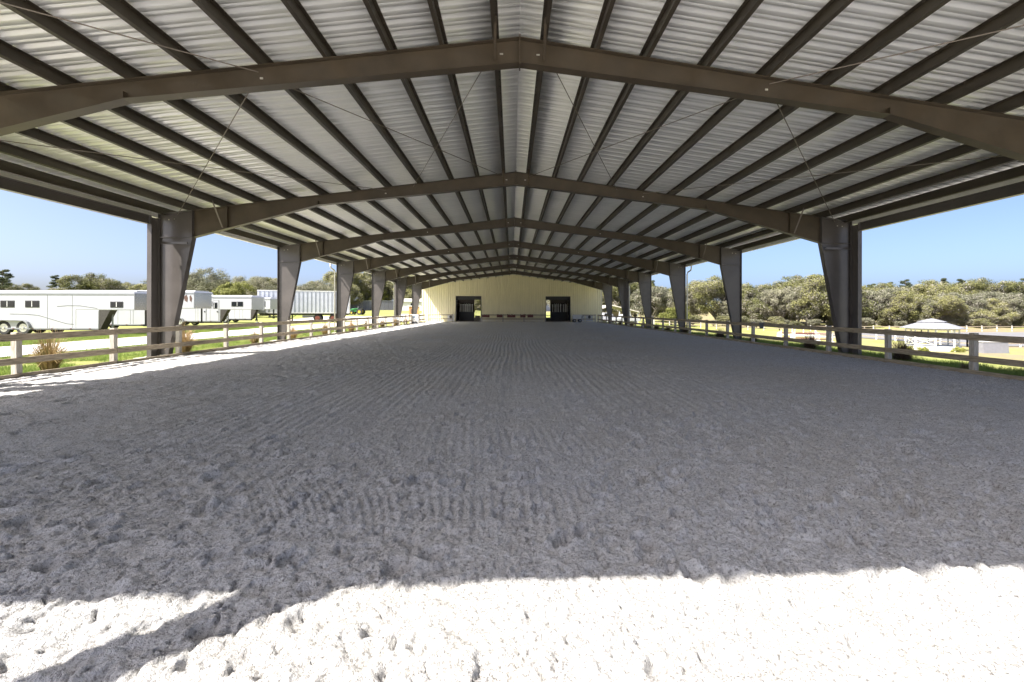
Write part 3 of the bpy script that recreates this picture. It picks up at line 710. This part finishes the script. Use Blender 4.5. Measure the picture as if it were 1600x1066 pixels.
    if decal:
        m = MB(); m.prism([(Ln - .75, zn + .62), (Ln - .55, zn + .5), (Ln - .5, zn + .85), (Ln - .62, zn + 1.1), (Ln - .72, zn + 1.0), (Ln - .82, zn + .9)], y0 - .012, y0 - .001)
        m.prism([(Ln - .35, zn + .62), (Ln - .22, zn + .5), (Ln - .17, zn + .8), (Ln - .28, zn + 1.05), (Ln - .38, zn + .95)], y0 - .012, y0 - .001); m.build('horse_mark', M['brown_print'], t)
    return t
def dr_parent(dr, t): return t
def place(px, d, z=None):
    x, y = spot(px, d); return (x, y, float(zt(x, y)) + .05 if z is None else z)
RZ = -YAW
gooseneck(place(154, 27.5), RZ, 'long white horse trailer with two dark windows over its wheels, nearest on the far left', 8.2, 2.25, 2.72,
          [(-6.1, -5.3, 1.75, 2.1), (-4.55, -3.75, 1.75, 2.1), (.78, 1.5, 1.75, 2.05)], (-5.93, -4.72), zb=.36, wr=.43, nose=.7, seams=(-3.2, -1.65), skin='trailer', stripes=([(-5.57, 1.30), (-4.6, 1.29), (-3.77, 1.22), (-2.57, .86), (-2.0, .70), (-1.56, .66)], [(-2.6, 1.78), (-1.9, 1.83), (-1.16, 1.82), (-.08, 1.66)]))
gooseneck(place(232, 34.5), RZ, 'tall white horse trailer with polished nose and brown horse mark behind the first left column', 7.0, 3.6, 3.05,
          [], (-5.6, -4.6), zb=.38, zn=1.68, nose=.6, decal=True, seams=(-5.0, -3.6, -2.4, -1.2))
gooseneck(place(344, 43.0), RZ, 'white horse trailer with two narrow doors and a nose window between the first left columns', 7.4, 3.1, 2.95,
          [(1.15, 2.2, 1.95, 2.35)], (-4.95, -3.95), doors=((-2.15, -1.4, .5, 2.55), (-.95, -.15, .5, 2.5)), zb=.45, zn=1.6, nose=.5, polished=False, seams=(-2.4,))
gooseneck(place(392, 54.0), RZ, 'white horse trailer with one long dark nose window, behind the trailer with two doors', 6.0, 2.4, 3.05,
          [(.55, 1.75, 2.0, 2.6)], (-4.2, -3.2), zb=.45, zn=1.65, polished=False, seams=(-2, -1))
# ribbed box trailer
def box_trailer(loc, rz, L, H, label):
    t = thing('box_trailer', label, 'box trailer', loc, rz); zb = 1.15
    MB().bb(0, L, 0, 2.4, zb, H).build('body', M['box_metal'], t, bevel=.03)
    m = MB()
    for k in range(int(L / .5)): m.bb(.25 + k * .5, .31 + k * .5, -.035, -.001, zb + .12, H - .12)
    m.build('rib', M['box_rib'], t)
    m = MB(); m.bb(-.01, L + .01, -.03, -.001, H - .11, H + .01); m.bb(-.01, L + .01, -.03, -.001, zb - .02, zb + .11); m.build('rail', M['white'], t)
    MB().bb(.1, L - .1, .6, 1.8, .9, zb - .001).build('chassis', M['chassis'], t)
    for x in (L - 3.9, L - 2.0):
        for y in (.15, 2.25): wheel(x, y, .5, t, M['rust'])
    m = MB(); m.bb(3.6, 3.75, .3, .45, .05, .9); m.bb(3.6, 3.75, 1.95, 2.1, .05, .9); m.bar((3.6, .4, .3), (4.4, .4, .9), .06, .06); m.build('landing_leg', M['chassis'], t)
    m = MB(); m.bb(5.2, 7.0, .1, .6, .55, .88); m.build('tool_rack', M['trailer_grey'], t)
    m = MB(); m.bb(L + .001, L + .03, .1, 2.3, zb + .1, H - .1); m.build('rear_door', M['box_metal'], t)
    return t
p = place(402, 56.5); q = place(545, 60.0)
box_trailer(p, math.atan2(q[1] - p[1], q[0] - p[0]), math.hypot(q[0] - p[0], q[1] - p[1]), 4.15, 'long silver ribbed box trailer with rusty wheels behind the second left column')

# green tractor
def tractor(loc, rz):
    t = thing('tractor', 'small green loader tractor parked in the yard behind the box trailer', 'tractor', loc, rz)
    m = MB(); m.prism([(-.2, .55), (1.3, .5), (1.35, 1.0), (1.1, 1.15), (-.1, 1.2)], .35, .95); m.build('hood', M['tractor'], t, bevel=.05)
    m = MB(); m.bb(-.75, -.2, .3, 1.0, .6, .85); m.bb(-.8, -.65, .35, .95, .85, 1.3); m.build('seat', M['charcoal'], t)
    for x, r, y in ((-.6, .55, .1), (-.6, .55, 1.2), (1.0, .36, .15), (1.0, .36, 1.15)):
        m = MB(); m.disc((x, y, r), r, .3, 24, r * .55); wv = m.build('wheel', M['rubber'], t); m = MB(); m.disc((x, y, r), r * .55, .2, 18); m.build('rim', M['yellow'], wv)
    m = MB()
    for y in (.25, 1.05): m.bar((.1, y, 1.2), (1.7, y, .7), .08, .12); m.bar((1.7, y, .7), (2.0, y, .3), .08, .12)
    m.prism([(1.95, .05), (2.5, .05), (2.3, .55), (2.0, .6)], -.2, 1.5); m.build('loader', M['tractor'], t)
    m = MB(); m.tube([(-.7, .3, .9), (-.75, .3, 1.75), (-.75, 1.0, 1.75), (-.7, 1.0, .9)], .03); m.build('roll_bar', M['charcoal'], t)
    m = MB(); m.tube([(.15, .65, 1.2), (-.05, .65, 1.38)], .02); m.disc((-.05, .65, 1.4), .17, .02); m.build('steering_wheel', M['charcoal'], t)
tractor(place(562, 84), R(170))
# grey privacy fence, white shed
t = thing('privacy_fence', 'grey board privacy fence on the rise behind the yard', 'fence', (0, 0, 0))
xs = [spot(px, d) for px, d in ((520, 104), (560, 106), (600, 108), (634, 110))]
for (xa, ya), (xb, yb) in zip(xs[:-1], xs[1:]):
    za = float(zt(xa, ya)); zb2 = float(zt(xb, yb)); m = MB(); L = math.hypot(xb - xa, yb - ya); n = int(L / .9)
    for k in range(n):
        u0, u1 = (k + .02) / n, (k + .98) / n; zz = za + (zb2 - za) * u0
        m.bar((xa + (xb - xa) * u0, ya + (yb - ya) * u0, zz + 1.1), (xa + (xb - xa) * u1, ya + (yb - ya) * u1, zz + 1.1), .05, 2.15 + .12 * (k % 2))
    m.build('board_panel', M['grey_fence'], t)
    m = MB(); m.bar((xa, ya - .06, za + 2.3), (xb, yb - .06, zb2 + 2.3), .05, .12); m.build('cap_rail', M['trailer_grey'], t)
x, y = spot(645, 104); z = float(zt(x, y))
t = thing('shed', 'low white shed with a single dark window near the barn corner', 'shed', (x, y, z))
MB().bb(-2.6, 2.6, 0, 3, 0, 2.1).build('wall', M['white'], t); m = MB(); m.prismx([(-.4, 2.1), (1.5, 2.75), (3.4, 2.1), (3.4, 2.2), (1.5, 2.87), (-.4, 2.2)], -2.9, 2.9); m.build('roof', M['tan_roof'], t)
MB().bb(-.5, .5, -.02, -.002, 1.1, 1.75).build('window', M['glass'], t)

# ------------------------------------------------------------------ right-hand field: gazebo, paddock fence, barn, benches
x, y = spot(1456, 50); gz = -2.62
t = thing('gazebo', 'white gazebo with a two-tier pale grey shingled roof beyond the right fence', 'gazebo', (x, y, gz), R(8))
n = 8; rr = 2.45
m = MB(); m.add([(rr * 1.02 * math.cos(k * math.pi / 4), rr * 1.02 * math.sin(k * math.pi / 4), zz) for zz in (-.2, .3) for k in range(8)], [tuple(range(8)), tuple(range(8, 16))] + [(k, (k + 1) % 8, 8 + (k + 1) % 8, 8 + k) for k in range(8)]); m.build('deck', M['white'], t)
for k in range(8):
    a = k * math.pi / 4; m = MB(); m.tube([(rr * .93 * math.cos(a), rr * .93 * math.sin(a), .3), (rr * .93 * math.cos(a), rr * .93 * math.sin(a), 2.2)], .085, 6); m.build('post', M['white'], t)
m = MB()
for k in range(8):
    a, b = k * math.pi / 4, (k + 1) * math.pi / 4; pa = Vector((rr * .93 * math.cos(a), rr * .93 * math.sin(a), 0)); pb = Vector((rr * .93 * math.cos(b), rr * .93 * math.sin(b), 0))
    m.bar(pa + Vector((0, 0, 2.2)), pb + Vector((0, 0, 2.2)), .06, .2)
    if k != 5:
        m.bar(pa + Vector((0, 0, 1.15)), pb + Vector((0, 0, 1.15)), .05, .07); m.bar(pa + Vector((0, 0, .5)), pb + Vector((0, 0, .5)), .04, .06)
        m.bar(pa + Vector((0, 0, .5)), pb + Vector((0, 0, 1.15)), .025, .05); m.bar(pa + Vector((0, 0, 1.15)), pb + Vector((0, 0, .5)), .025, .05)
m.build('railing', M['white'], t)
def cone(m, r0, z0, r1, z1):
    m.add([(r * math.cos(k * math.pi / 4), r * math.sin(k * math.pi / 4), z) for r, z in ((r0, z0), (r1, z1), (r0, z0 - .06), (r1 * .9, z1 - .12)) for k in range(8)],
          [(k, (k + 1) % 8, 8 + (k + 1) % 8, 8 + k) for k in range(8)] + [(16 + k, 24 + k, 24 + (k + 1) % 8, 16 + (k + 1) % 8) for k in range(8)] + [(k, 16 + k, 16 + (k + 1) % 8, (k + 1) % 8) for k in range(8)])
m = MB(); cone(m, 2.85, 2.32, 1.15, 2.95); rf = m.build('roof', M['shingle'], t)
m = MB(); cone(m, 1.3, 3.02, .08, 3.38); m.build('upper_roof', M['shingle'], rf); m = MB(); m.tube([(0, 0, 2.7), (0, 0, 3.05)], 1.05, 8); m.build('cupola', M['white'], rf)
# paddock fence in white and brown
def paddock_fence(pts, label, mpost, mrail):
    t = thing('paddock_fence', label, 'fence')
    for (xa, ya), (xb, yb) in zip(pts[:-1], pts[1:]):
        L = math.hypot(xb - xa, yb - ya); n = max(1, round(L / 3.2)); prev = None
        for k in range(n + 1):
            x = xa + (xb - xa) * k / n; y = ya + (yb - ya) * k / n; z = float(zt(x, y))
            MB().bb(x - .07, x + .07, y - .07, y + .07, z - .2, z + 1.15).build('post', mpost, t)
            if prev:
                m = MB()
                for h in (.45, .98): m.bar((prev[0], prev[1] - .08, prev[2] + h), (x, y - .08, z + h), .04, .13)
                m.build('rail', mrail, t)
            prev = (x, y, z)
paddock_fence([(55.5, 85), (55.5, 51.5), (82, 51.0), (112, 50.6)], 'paddock fence with white posts and brown rails round the grey sand beyond the gazebo', M['white'], M['wood'])
paddock_fence([(30, 92), (56, 90), (84, 87), (125, 86)], 'low brown rail fence across the far edge of the right field', M['white_metal'], M['wood'])
def ramp_box(px, d, label, w, h, mtl):
    x, y = spot(px, d); z = float(zt(x, y)); t = thing('jump_wall', label, 'jump wall', (x, y, z), R(-3))
    m = MB(); m.prismx([(-.35, 0), (.35, 0), (.25, h), (-.25, h)], -w / 2, w / 2); m.build('block', mtl, t); MB().bb(-w / 2 - .06, w / 2 + .06, -.3, .3, h + .002, h + .09).build('cap', M['white'], t)
ramp_box(1552, 46, 'grey block jump wall standing on the grass at the far right', 2.6, 1.15, M['jump_block'])
# coloured practice jumps in the field seen through the right fence
def field_jump(px, d, label, c1):
    x, y = spot(px, d); z = float(zt(x, y)); t = thing('show_jump', label, 'jump', (x, y, z), rnd.uniform(-.4, .4), 'practice jumps in the right field')
    for s in (-1, 1):
        m = MB()
        for k in range(4): m.bb(s * (1.9 + .16 * k), s * (1.9 + .16 * k + .07), -.03, .03, .1, 1.35 - .12 * k)
        m.bb(s * 1.88, s * 2.5, -.29, .29, 0, .09); m.bb(s * 1.88, s * 2.5, .031, .06, .5, .58); m.build('wing', M['white'], t)
    for h in (.35, .7, 1.0):
        MB().tube([(-1.87, 0, h), (1.87, 0, h)], .055, 8).build('pole', c1 if h != .7 else M['white'], t)
field_jump(1247, 58, 'pink and white pole jump in the right field, leftmost of three', M['red']); field_jump(1268, 55, 'red pole jump in the right field, middle of three', M['red']); field_jump(1292, 60, 'pole jump with brown rails, nearest the first right column', M['wood'])
# open barn far right of the stable
x, y = spot(968, 88); z = float(zt(x, y))
t = thing('pole_barn', 'open pole barn with a pale sloping roof beyond the far right columns', 'pole barn', (x, y, z), 0)
m = MB(); m.prism([(-5.2, 2.3), (-1.5, 3.4), (3.9, 2.1), (3.9, 2.25), (-1.5, 3.6), (-5.2, 2.45)], -.4, 9); m.build('roof', M['tan_roof'], t)
for a in (-5, -2.5, 0, 2.2, 3.7):
    MB().bb(a - .1, a + .1, 0, .2, 0, 2.35).build('post', M['white'], t)
MB().bb(-5, 3.7, 4, 4.15, 0, 2.1).build('back_wall', M['wood'], t)
def pickup(px, d, rz, label):
    x, y = spot(px, d); t = thing('pickup_truck', label, 'pickup truck', (x, y, float(zt(x, y)) + .02), rz, 'vehicles parked beyond the right columns')
    m = MB(); m.prism([(-2.6, .5), (2.6, .5), (2.65, .95), (1.25, 1.1), (.7, 1.75), (-.75, 1.78), (-.95, 1.12), (-2.6, 1.1)], 0, 1.85); m.build('body', M['trailer'], t, bevel=.06)
    m = MB(); m.prism([(.95, 1.15), (.62, 1.65), (-.65, 1.68), (-.75, 1.15)], -.012, -.002); m.build('window', M['glass'], t)
    for a in (-1.65, 1.65):
        for yy in (.12, 1.73): wheel(a, yy, .38, t, M['rim'])
pickup(950, 80, .2, 'white pickup truck parked in front of the pole barn'); pickup(979, 78, .1, 'white pickup truck parked right of the pole barn posts')

# ------------------------------------------------------------------ plants
def leaves(C, n_per, spread, size, seed, flat=.5, squash=.75):
    r = np.random.default_rng(seed); n = len(C) * n_per
    c = np.repeat(np.asarray(C), n_per, 0); d = r.normal(size=(n, 3)); d /= np.linalg.norm(d, axis=1, keepdims=True)
    p = c + d * (r.random((n, 1)) ** .45) * np.asarray(spread) * np.array([1, 1, squash])
    nn = d + r.normal(size=(n, 3)) * .42 + np.array([0, 0, flat]); nn /= np.linalg.norm(nn, axis=1, keepdims=True)
    a = np.cross(nn, r.normal(size=(n, 3))); a /= np.linalg.norm(a, axis=1, keepdims=True); b = np.cross(nn, a)
    s = size * (.6 + .8 * r.random((n, 1))); a = a * s; b = b * s * .62
    V = np.stack([p - a, p - b * .9, p + a, p + b * .9], 1).reshape(-1, 3)
    return V, np.arange(n * 4).reshape(-1, 4)
def limb_tree(m, base, H, Wd, r0, seed, spread=1.0):
    r = random.Random(seed); tips = []
    def grow(p, d, L, rad, lev):
        pts = [p]; q = p
        for k in range(4):
            d = (d + Vector((r.uniform(-.25, .25), r.uniform(-.25, .25), r.uniform(-.05, .2)))).normalized(); q = q + d * L / 4; pts.append(q)
        m.tube(pts, rad, 7 if lev < 2 else 5, rad * .5, cap=False)
        if lev >= 3: tips.append(q); return
        for k in range(3 if lev else 5):
            a = r.uniform(0, 6.28); e = r.uniform(.15, .8)
            nd = Vector((math.cos(a) * spread, math.sin(a) * spread, e)).normalized()
            nd = (nd + d * .5).normalized(); grow(pts[2 + (k % 3)], nd, L * r.uniform(.62, .85), rad * .5, lev + 1)
    grow(Vector(base), Vector((r.uniform(-.15, .15), 0, 1)), H * .3, r0, 0)
    return tips
def make_oak(name, label, seed, H, Wd, leaf, moss=.5, n_cl=120, size=.2, crown0=.28, group=None, per=60):
    t = thing(name, label, 'tree', (0, 0, 0), 0, group); r = np.random.default_rng(seed)
    m = MB(); limb_tree(m, (0, 0, -.3), H, Wd, H * .045, seed); m.build('trunk', M['bark'], t, smooth=True)
    # lobes make an uneven crown
    C = []; lobes = []
    for k in range(11):
        a = r.uniform(0, 6.28); q = math.sqrt(r.random()) * .36 * Wd; zc = H * (r.uniform(crown0 + .18, .82) if q > .14 * Wd else r.uniform(.6, .86)); lobes.append((q * math.cos(a), q * math.sin(a), zc, Wd * r.uniform(.12, .22)))
    for k in range(n_cl):
        lx, ly, lz, lr = lobes[r.integers(len(lobes))]; d = r.normal(size=3); d /= np.linalg.norm(d); d[2] = d[2] * .75 + .1
        C.append((lx + d[0] * lr, ly + d[1] * lr, min(max(lz + d[2] * lr, H * crown0), H)))
    C = np.array(C)
    V, Fq = leaves(C, int(per * 2.6), .76 * Wd / 9, size * .6, seed + 1)
    np_mesh('crown', V, Fq, leaf, t)
    if moss:
        Cm = C[r.random(len(C)) < min(.8, moss * .55)]; V, _ = leaves(Cm + np.array([0, 0, -.5]), 120, .8 * Wd / 10, size * .58, seed + 5, flat=-.2, squash=1.2)
        V[:, 2] = np.maximum(V[:, 2], .1); k = len(V) // 4
        np_mesh('moss', V, np.arange(4 * k).reshape(-1, 4), M['moss'], t)
    KIDS[t.name] = kids(t); return t
def make_pine(label, seed, H, group=None):
    t = thing('pine_tree', label, 'tree', (0, 0, 0), 0, group); r = np.random.default_rng(seed)
    m = MB(); m.tube([(0, 0, -.3), (.1, 0, H * .35), (.05, .1, H * .7), (0, 0, H * .97)], .2, 8, .06, cap=False)
    C = []
    for k in range(26):
        z = H * r.uniform(.5, .98); L = (1 - (z / H - .5) * 1.5) * 2.6 * r.uniform(.5, 1.1) + .3; a = r.uniform(0, 6.28); e = Vector((math.cos(a) * L, math.sin(a) * L, z + L * .18))
        m.tube([(0, 0, z - .2), e], .045, 5, .02, cap=False)
        for q in (.55, .8, 1.0): C.append((e.x * q, e.y * q, z - .2 + (e.z - z + .2) * q))
    m.build('trunk', M['pine_bark'], t, smooth=True)
    V, Fq = leaves(C, 95, .85, .16, seed, flat=.3, squash=.6); np_mesh('crown', V, Fq, M['pine_leaf'], t); KIDS[t.name] = kids(t); return t
def put(o, px, d, s=1.0, rz=0, label=None, group=None, first=False, sz=None):
    x, y = spot(px, d); s *= .9; loc = (x, y, float(zt(x, y)) - .05); sc = (s, s, s * (sz or 1) * .93)
    if first: o.location = loc; o.rotation_euler = (0, 0, rz); o.scale = sc; return o
    return copy_thing(o, loc, rz, sc, label, group)
LINE = 'moss-hung oaks of the tree line beyond the right field'
okA = make_oak('oak_tree', 'broad moss-hung oak standing alone with pale forked trunk between the second and third right columns', 101, 13.5, 17, M['oak_leaf'], .9, 260, .26, .2, per=64); put(okA, 1122, 118, 1.08, .4, first=True)
okB = make_oak('oak_tree', 'grey mossy oak with drooping crown in the tree line, leftmost behind the second right column', 202, 11, 15, M['oak_leaf'], 1.2, 210, .25, .1, per=60); put(okB, 1185, 112, 1.05, 0, first=True)
okC = make_oak('oak_tree', 'grey-green oak thick with hanging moss in the tree line right of the first right column', 303, 10.5, 14, M['oak_leaf_g'], 1.6, 190, .25, .08, group=LINE, per=56); put(okC, 1370, 108, 1, 0, first=True)
okD = make_oak('oak_tree', 'bright yellow-green rounded tree behind the trailer with two doors', 404, 8, 11, M['oak_leaf_y'], 0, 150, .22, .12, per=60); put(okD, 358, 74, 1, 0, first=True)
okE = make_oak('oak_tree', 'open-crowned oak with half-bare grey twigs behind the trailers', 505, 11, 13, M['oak_leaf_g'], .3, 110, .2, .3, per=46); put(okE, 318, 88, 1, .5, first=True)
pnA = make_pine('tall dark pine rising above the oaks right of the first right column', 606, 17); put(pnA, 1415, 150, 1, 0, first=True)
# right tree line
SH = 'moss-hung oak among many alike in the tree line beyond the right field'
for px, d, s, o, sz in ((1216, 106, .95, okC, 1), (1262, 104, 1.12, okB, 1.18), (1240, 122, 1.2, okA, 1), (1305, 105, 1.0, okB, 1), (1340, 112, 1.0, okC, 1.05), (1400, 104, .95, okB, .95), (1436, 106, .98, okC, 1), (1470, 104, .92, okB, 1),
                        (1505, 106, 1.0, okC, 1), (1540, 103, .95, okB, .95), (1575, 105, 1, okC, 1), (1612, 104, 1, okB, 1), (1650, 106, 1, okC, 1), (1300, 124, 1.15, okA, .95), (1385, 126, 1.1, okA, .9), (1455, 124, 1.1, okA, .9), (1525, 126, 1.1, okA, .88), (1595, 124, 1.1, okA, .9),
                        (1050, 96, .8, okD, 1), (1018, 112, 1.0, okC, 1), (1036, 130, 1.1, okB, 1), (1072, 128, 1.0, okC, 1.1), (992, 130, 1.2, okB, 1.1), (968, 122, 1.1, okA, 1), (940, 128, 1.2, okB, 1), (1160, 128, 1.1, okC, 1.0), (1700, 106, 1, okB, 1)):
    put(o, px, d, s * (.86 if px > 1330 and d < 120 else 1), rnd.uniform(0, 6.28), SH, LINE, sz=sz * rnd.uniform(.88, 1.12))
for k, px in enumerate(range(1150, 1720, 19)):
    put((okC, okB)[k % 2], px + rnd.uniform(-6, 6), rnd.uniform(112, 124), rnd.uniform(.62, .85), rnd.uniform(0, 6.28), SH, LINE, sz=.85)
for px in list(range(1332, 1640, 11)) + [1165, 1190, 1290, 1000, 1022, 1090, 1315]:
    put(pnA, px + rnd.uniform(-8, 8), rnd.uniform(138, 168), rnd.uniform(.78, 1.04), rnd.uniform(0, 6.28), 'dark pine among many alike showing above the oaks of the right tree line', 'pines behind the right tree line')
for px in range(1085, 1700, 21):
    put((okC, okB)[px % 2], px + rnd.uniform(-9, 9), rnd.uniform(97, 104), rnd.uniform(.2, .34), rnd.uniform(0, 6.28), 'low scrub oak among many alike at the foot of the right tree line', 'scrub at the foot of the right tree line', sz=.8)
SH2 = 'oak added beyond the stable to dim the sky in the barn doorways'
# left trees behind the trailers
LL = 'trees behind the trailers on the left'
for px, d, s, o, lb in ((30, 96, .62, okB, None), (95, 92, .55, okC, None), (122, 82, .52, okB, None), (150, 84, .66, okA, None), (180, 86, .62, okB, None), (212, 90, .66, okE, None), (240, 84, .6, okB, None), (270, 92, .8, okE, None), (300, 98, .85, okB, None), (340, 96, .9, okE, None),
                        (385, 92, .85, okE, None), (405, 86, .8, okE, None), (430, 90, .75, okB, None), (455, 86, .6, okC, None), (480, 90, .66, okE, None), (505, 98, .78, okE, None), (530, 104, .72, okB, None), (420, 75, .5, okD, None), (470, 98, .6, okD, None), (552, 122, .98, okA, None), (580, 126, 1.0, okD, None), (610, 130, 1.05, okA, None), (640, 126, .95, okB, None), (672, 130, 1.0, okC, None), (700, 134, 1, okB, None)):
    put(o, px, d, s, rnd.uniform(0, 6.28), 'oak among several alike in the tree belt behind the parked trailers', LL)
put(okB, 738, 112, .8, 0, SH2, LL); put(okC, 868, 112, .8, 0, SH2, LL); put(okA, 760, 130, .9, 0, SH2, LL); put(okA, 850, 130, .9, 0, SH2, LL)  # oaks put in to cut the bright sky behind the barn doorways
for k, px in enumerate(list(range(14, 300, 27)) + list(range(296, 560, 24))):
    put((okE, okB, okC)[k % 3], px + rnd.uniform(-8, 8), rnd.uniform(104, 122), rnd.uniform(.62, .8) if px > 110 else rnd.uniform(.45, .55), rnd.uniform(0, 6.28), 'oak among several alike in the tree belt behind the parked trailers', LL)
put(pnA, 4, 62, .52, 1.0, 'lone dark pine at the left edge above the nearest trailer'); put(pnA, 88, 110, .62, 2.0, 'thin pine standing left of the oaks above the nearest trailer')
for px in (-60, -20, 50, 70): put(okC, px, 190, .9, rnd.uniform(0, 6), 'distant hazy tree low over the nearest trailer roof', 'distant trees at far left')

# tussocks along the fences
def tussock(label, seed, mat_, h=.95, wd=.6, n=420):
    t = thing('grass_tussock', label, 'grass tussock'); r = np.random.default_rng(seed); V = []; Fq = []
    a = r.uniform(0, 6.28, n); lean = r.uniform(.05, 1.25, n); L = h * r.uniform(.55, 1.1, n)
    b = np.stack([np.cos(a), np.sin(a), 0 * a], -1); side = np.stack([-np.sin(a), np.cos(a), 0 * a], -1); base = b * (r.random((n, 1)) * .16)
    w_ = r.uniform(.006, .014, (n, 1)); pts = []
    for k in range(4):
        u = k / 3; p = base + b * (lean * wd * u ** 1.4)[:, None]; p[:, 2] = L * (u * (1.15 - .42 * lean * u * u - .22 * lean * lean * u)); pts.append(p)
    for k in range(4):
        ww = w_ * (1 - k / 3 * .85); V.append(pts[k] - side * ww); V.append(pts[k] + side * ww)
    V = np.stack(V, 1).reshape(-1, 3); i = np.arange(n)[:, None] * 8
    Fq = np.concatenate([np.concatenate([i + 2 * k, i + 2 * k + 1, i + 2 * k + 3, i + 2 * k + 2], 1) for k in range(3)])
    np_mesh('blades', V, Fq, mat_, t); KIDS[t.name] = kids(t); return t
GL, GR = 'tussocks along the left fence', 'tussocks along the right fence'
tA = tussock('largest tawny grass tussock behind the left fence, nearest the camera', 1, M['tussock'], 1.0, .62, 520); tA.location = (-12.15, 11.9, 0); tA['group'] = GL
for x, y, s, lb in ((-12.0, 16.4, 1.05, 'tawny grass tussock just behind the first left column'), (-11.95, 20.7, .62, 'small reddish tussock midway between the first two left columns'), (-12.0, 24.3, .75, 'tawny tussock just beyond the second left column'),
                    (-11.9, 28.2, .8, 'tawny tussock between the second and third left columns'), (-12.0, 33, .85, None), (-12.0, 36.5, .8, None), (-12, 40.8, .8, None), (-12, 45, .8, None), (-12.1, 50, .8, None)):
    copy_thing(tA, (x, y, -.03), rnd.uniform(0, 6), (s, s, s), lb or 'small tawny tussock among several alike along the far part of the left fence', GL)
tB = tussock('largest dark tussock behind the right fence, right of the first column', 2, M['tussock_d'], .75, .62, 480); tB.location = (12.1, 13.3, -.05); tB['group'] = GR
for x, y, s, lb in ((11.9, 11.2, .35, 'tiny dark tussock left of the nearest right fence post'), (12.0, 17.4, .95, 'dark tussock left of the first right column'), (12.0, 21.6, .6, 'low dark tussock under the rails between the first two right columns'), (11.9, 24.9, .85, 'brown rounded tussock just left of the second right column'),
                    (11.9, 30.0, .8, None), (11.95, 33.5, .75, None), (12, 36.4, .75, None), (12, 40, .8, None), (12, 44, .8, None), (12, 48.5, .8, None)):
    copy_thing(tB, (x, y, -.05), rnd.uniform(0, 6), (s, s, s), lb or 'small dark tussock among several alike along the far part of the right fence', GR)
# shrubs in front of the gazebo
sb = thing('shrub', 'yellow-green shrub directly in front of the gazebo', 'shrub'); C = np.random.default_rng(5).normal(size=(40, 3)) * np.array([.5, .4, .25]) + np.array([0, 0, .5])
V, Fq = leaves(C, 30, .28, .09, 9); V[:, 2] = np.maximum(V[:, 2], 0); np_mesh('foliage', V, Fq, M['shrub'], sb); m = MB()
for k in range(7): m.tube([(0, 0, -.1), (rnd.uniform(-.5, .5), rnd.uniform(-.4, .4), .6)], .02, 5)
m.build('stem', M['bark'], sb); KIDS[sb.name] = kids(sb)
def shrub(px, d, s, lb, first=False):
    x, y = spot(px, d); loc = (x, y, float(zt(x, y)))
    if first: sb.location = loc; sb.scale = (s, s, s)
    else: copy_thing(sb, loc, rnd.uniform(0, 6), (s, s, s), lb)
shrub(1444, 46, .62, None, True); shrub(1415, 46, .7, 'wide yellow-green shrub left of the gazebo front'); shrub(1496, 47, .6, 'spiky yellow-green shrub right of the gazebo'); 
# grass blades beside the arena fences (beyond counting)
def lawn(name, x0, x1, y0, y1, n, h, seed):
    r = np.random.default_rng(seed); y = y0 + (y1 - y0) * r.random(n) ** 1.8; x = r.uniform(x0, x1, n); k = vn(x, y, 1.2, 77) > .25; x, y = x[k], y[k]; n = len(x)
    z = zt(x, y) + .0; a = r.uniform(0, 6.28, n); w_ = r.uniform(.004, .009, n); L = h * r.uniform(.5, 1.3, n); ln = r.normal(size=(n, 2)) * .4 * L[:, None]
    p = np.stack([x, y, z], -1); s = np.stack([np.cos(a), np.sin(a), 0 * a], -1) * w_[:, None]; tp = p + np.stack([ln[:, 0], ln[:, 1], L], -1)
    V = np.stack([p - s, p + s, tp], 1).reshape(-1, 3); tag(np_mesh(name, V, np.arange(3 * n).reshape(-1, 3), M['blade']), 'short green grass growing beside the arena fence', 'grass', kind='stuff')
lawn('grass', 11.45, 13.6, 6.5, 40, 60000, .17, 1); lawn('grass', -17.0, -11.5, 7, 45, 110000, .11, 2)
lawn('grass', -26, -22.2, 14, 45, 60000, .13, 3)
# grey cloth draped over the right top rail
t = thing('saddle_cloth', 'small grey cloth draped over the top rail of the right fence', 'cloth', (11.3, 19.6, 0))
m = MB(); m.prism([(-.05, .78), (-.06, 1.035), (.03, 1.045), (.04, .86), (.025, .86), (.02, 1.03), (-.045, 1.025), (-.04, .78)], -.16, .16); m.build('fabric', M['cloth'], t)
print('objects', len(bpy.data.objects))
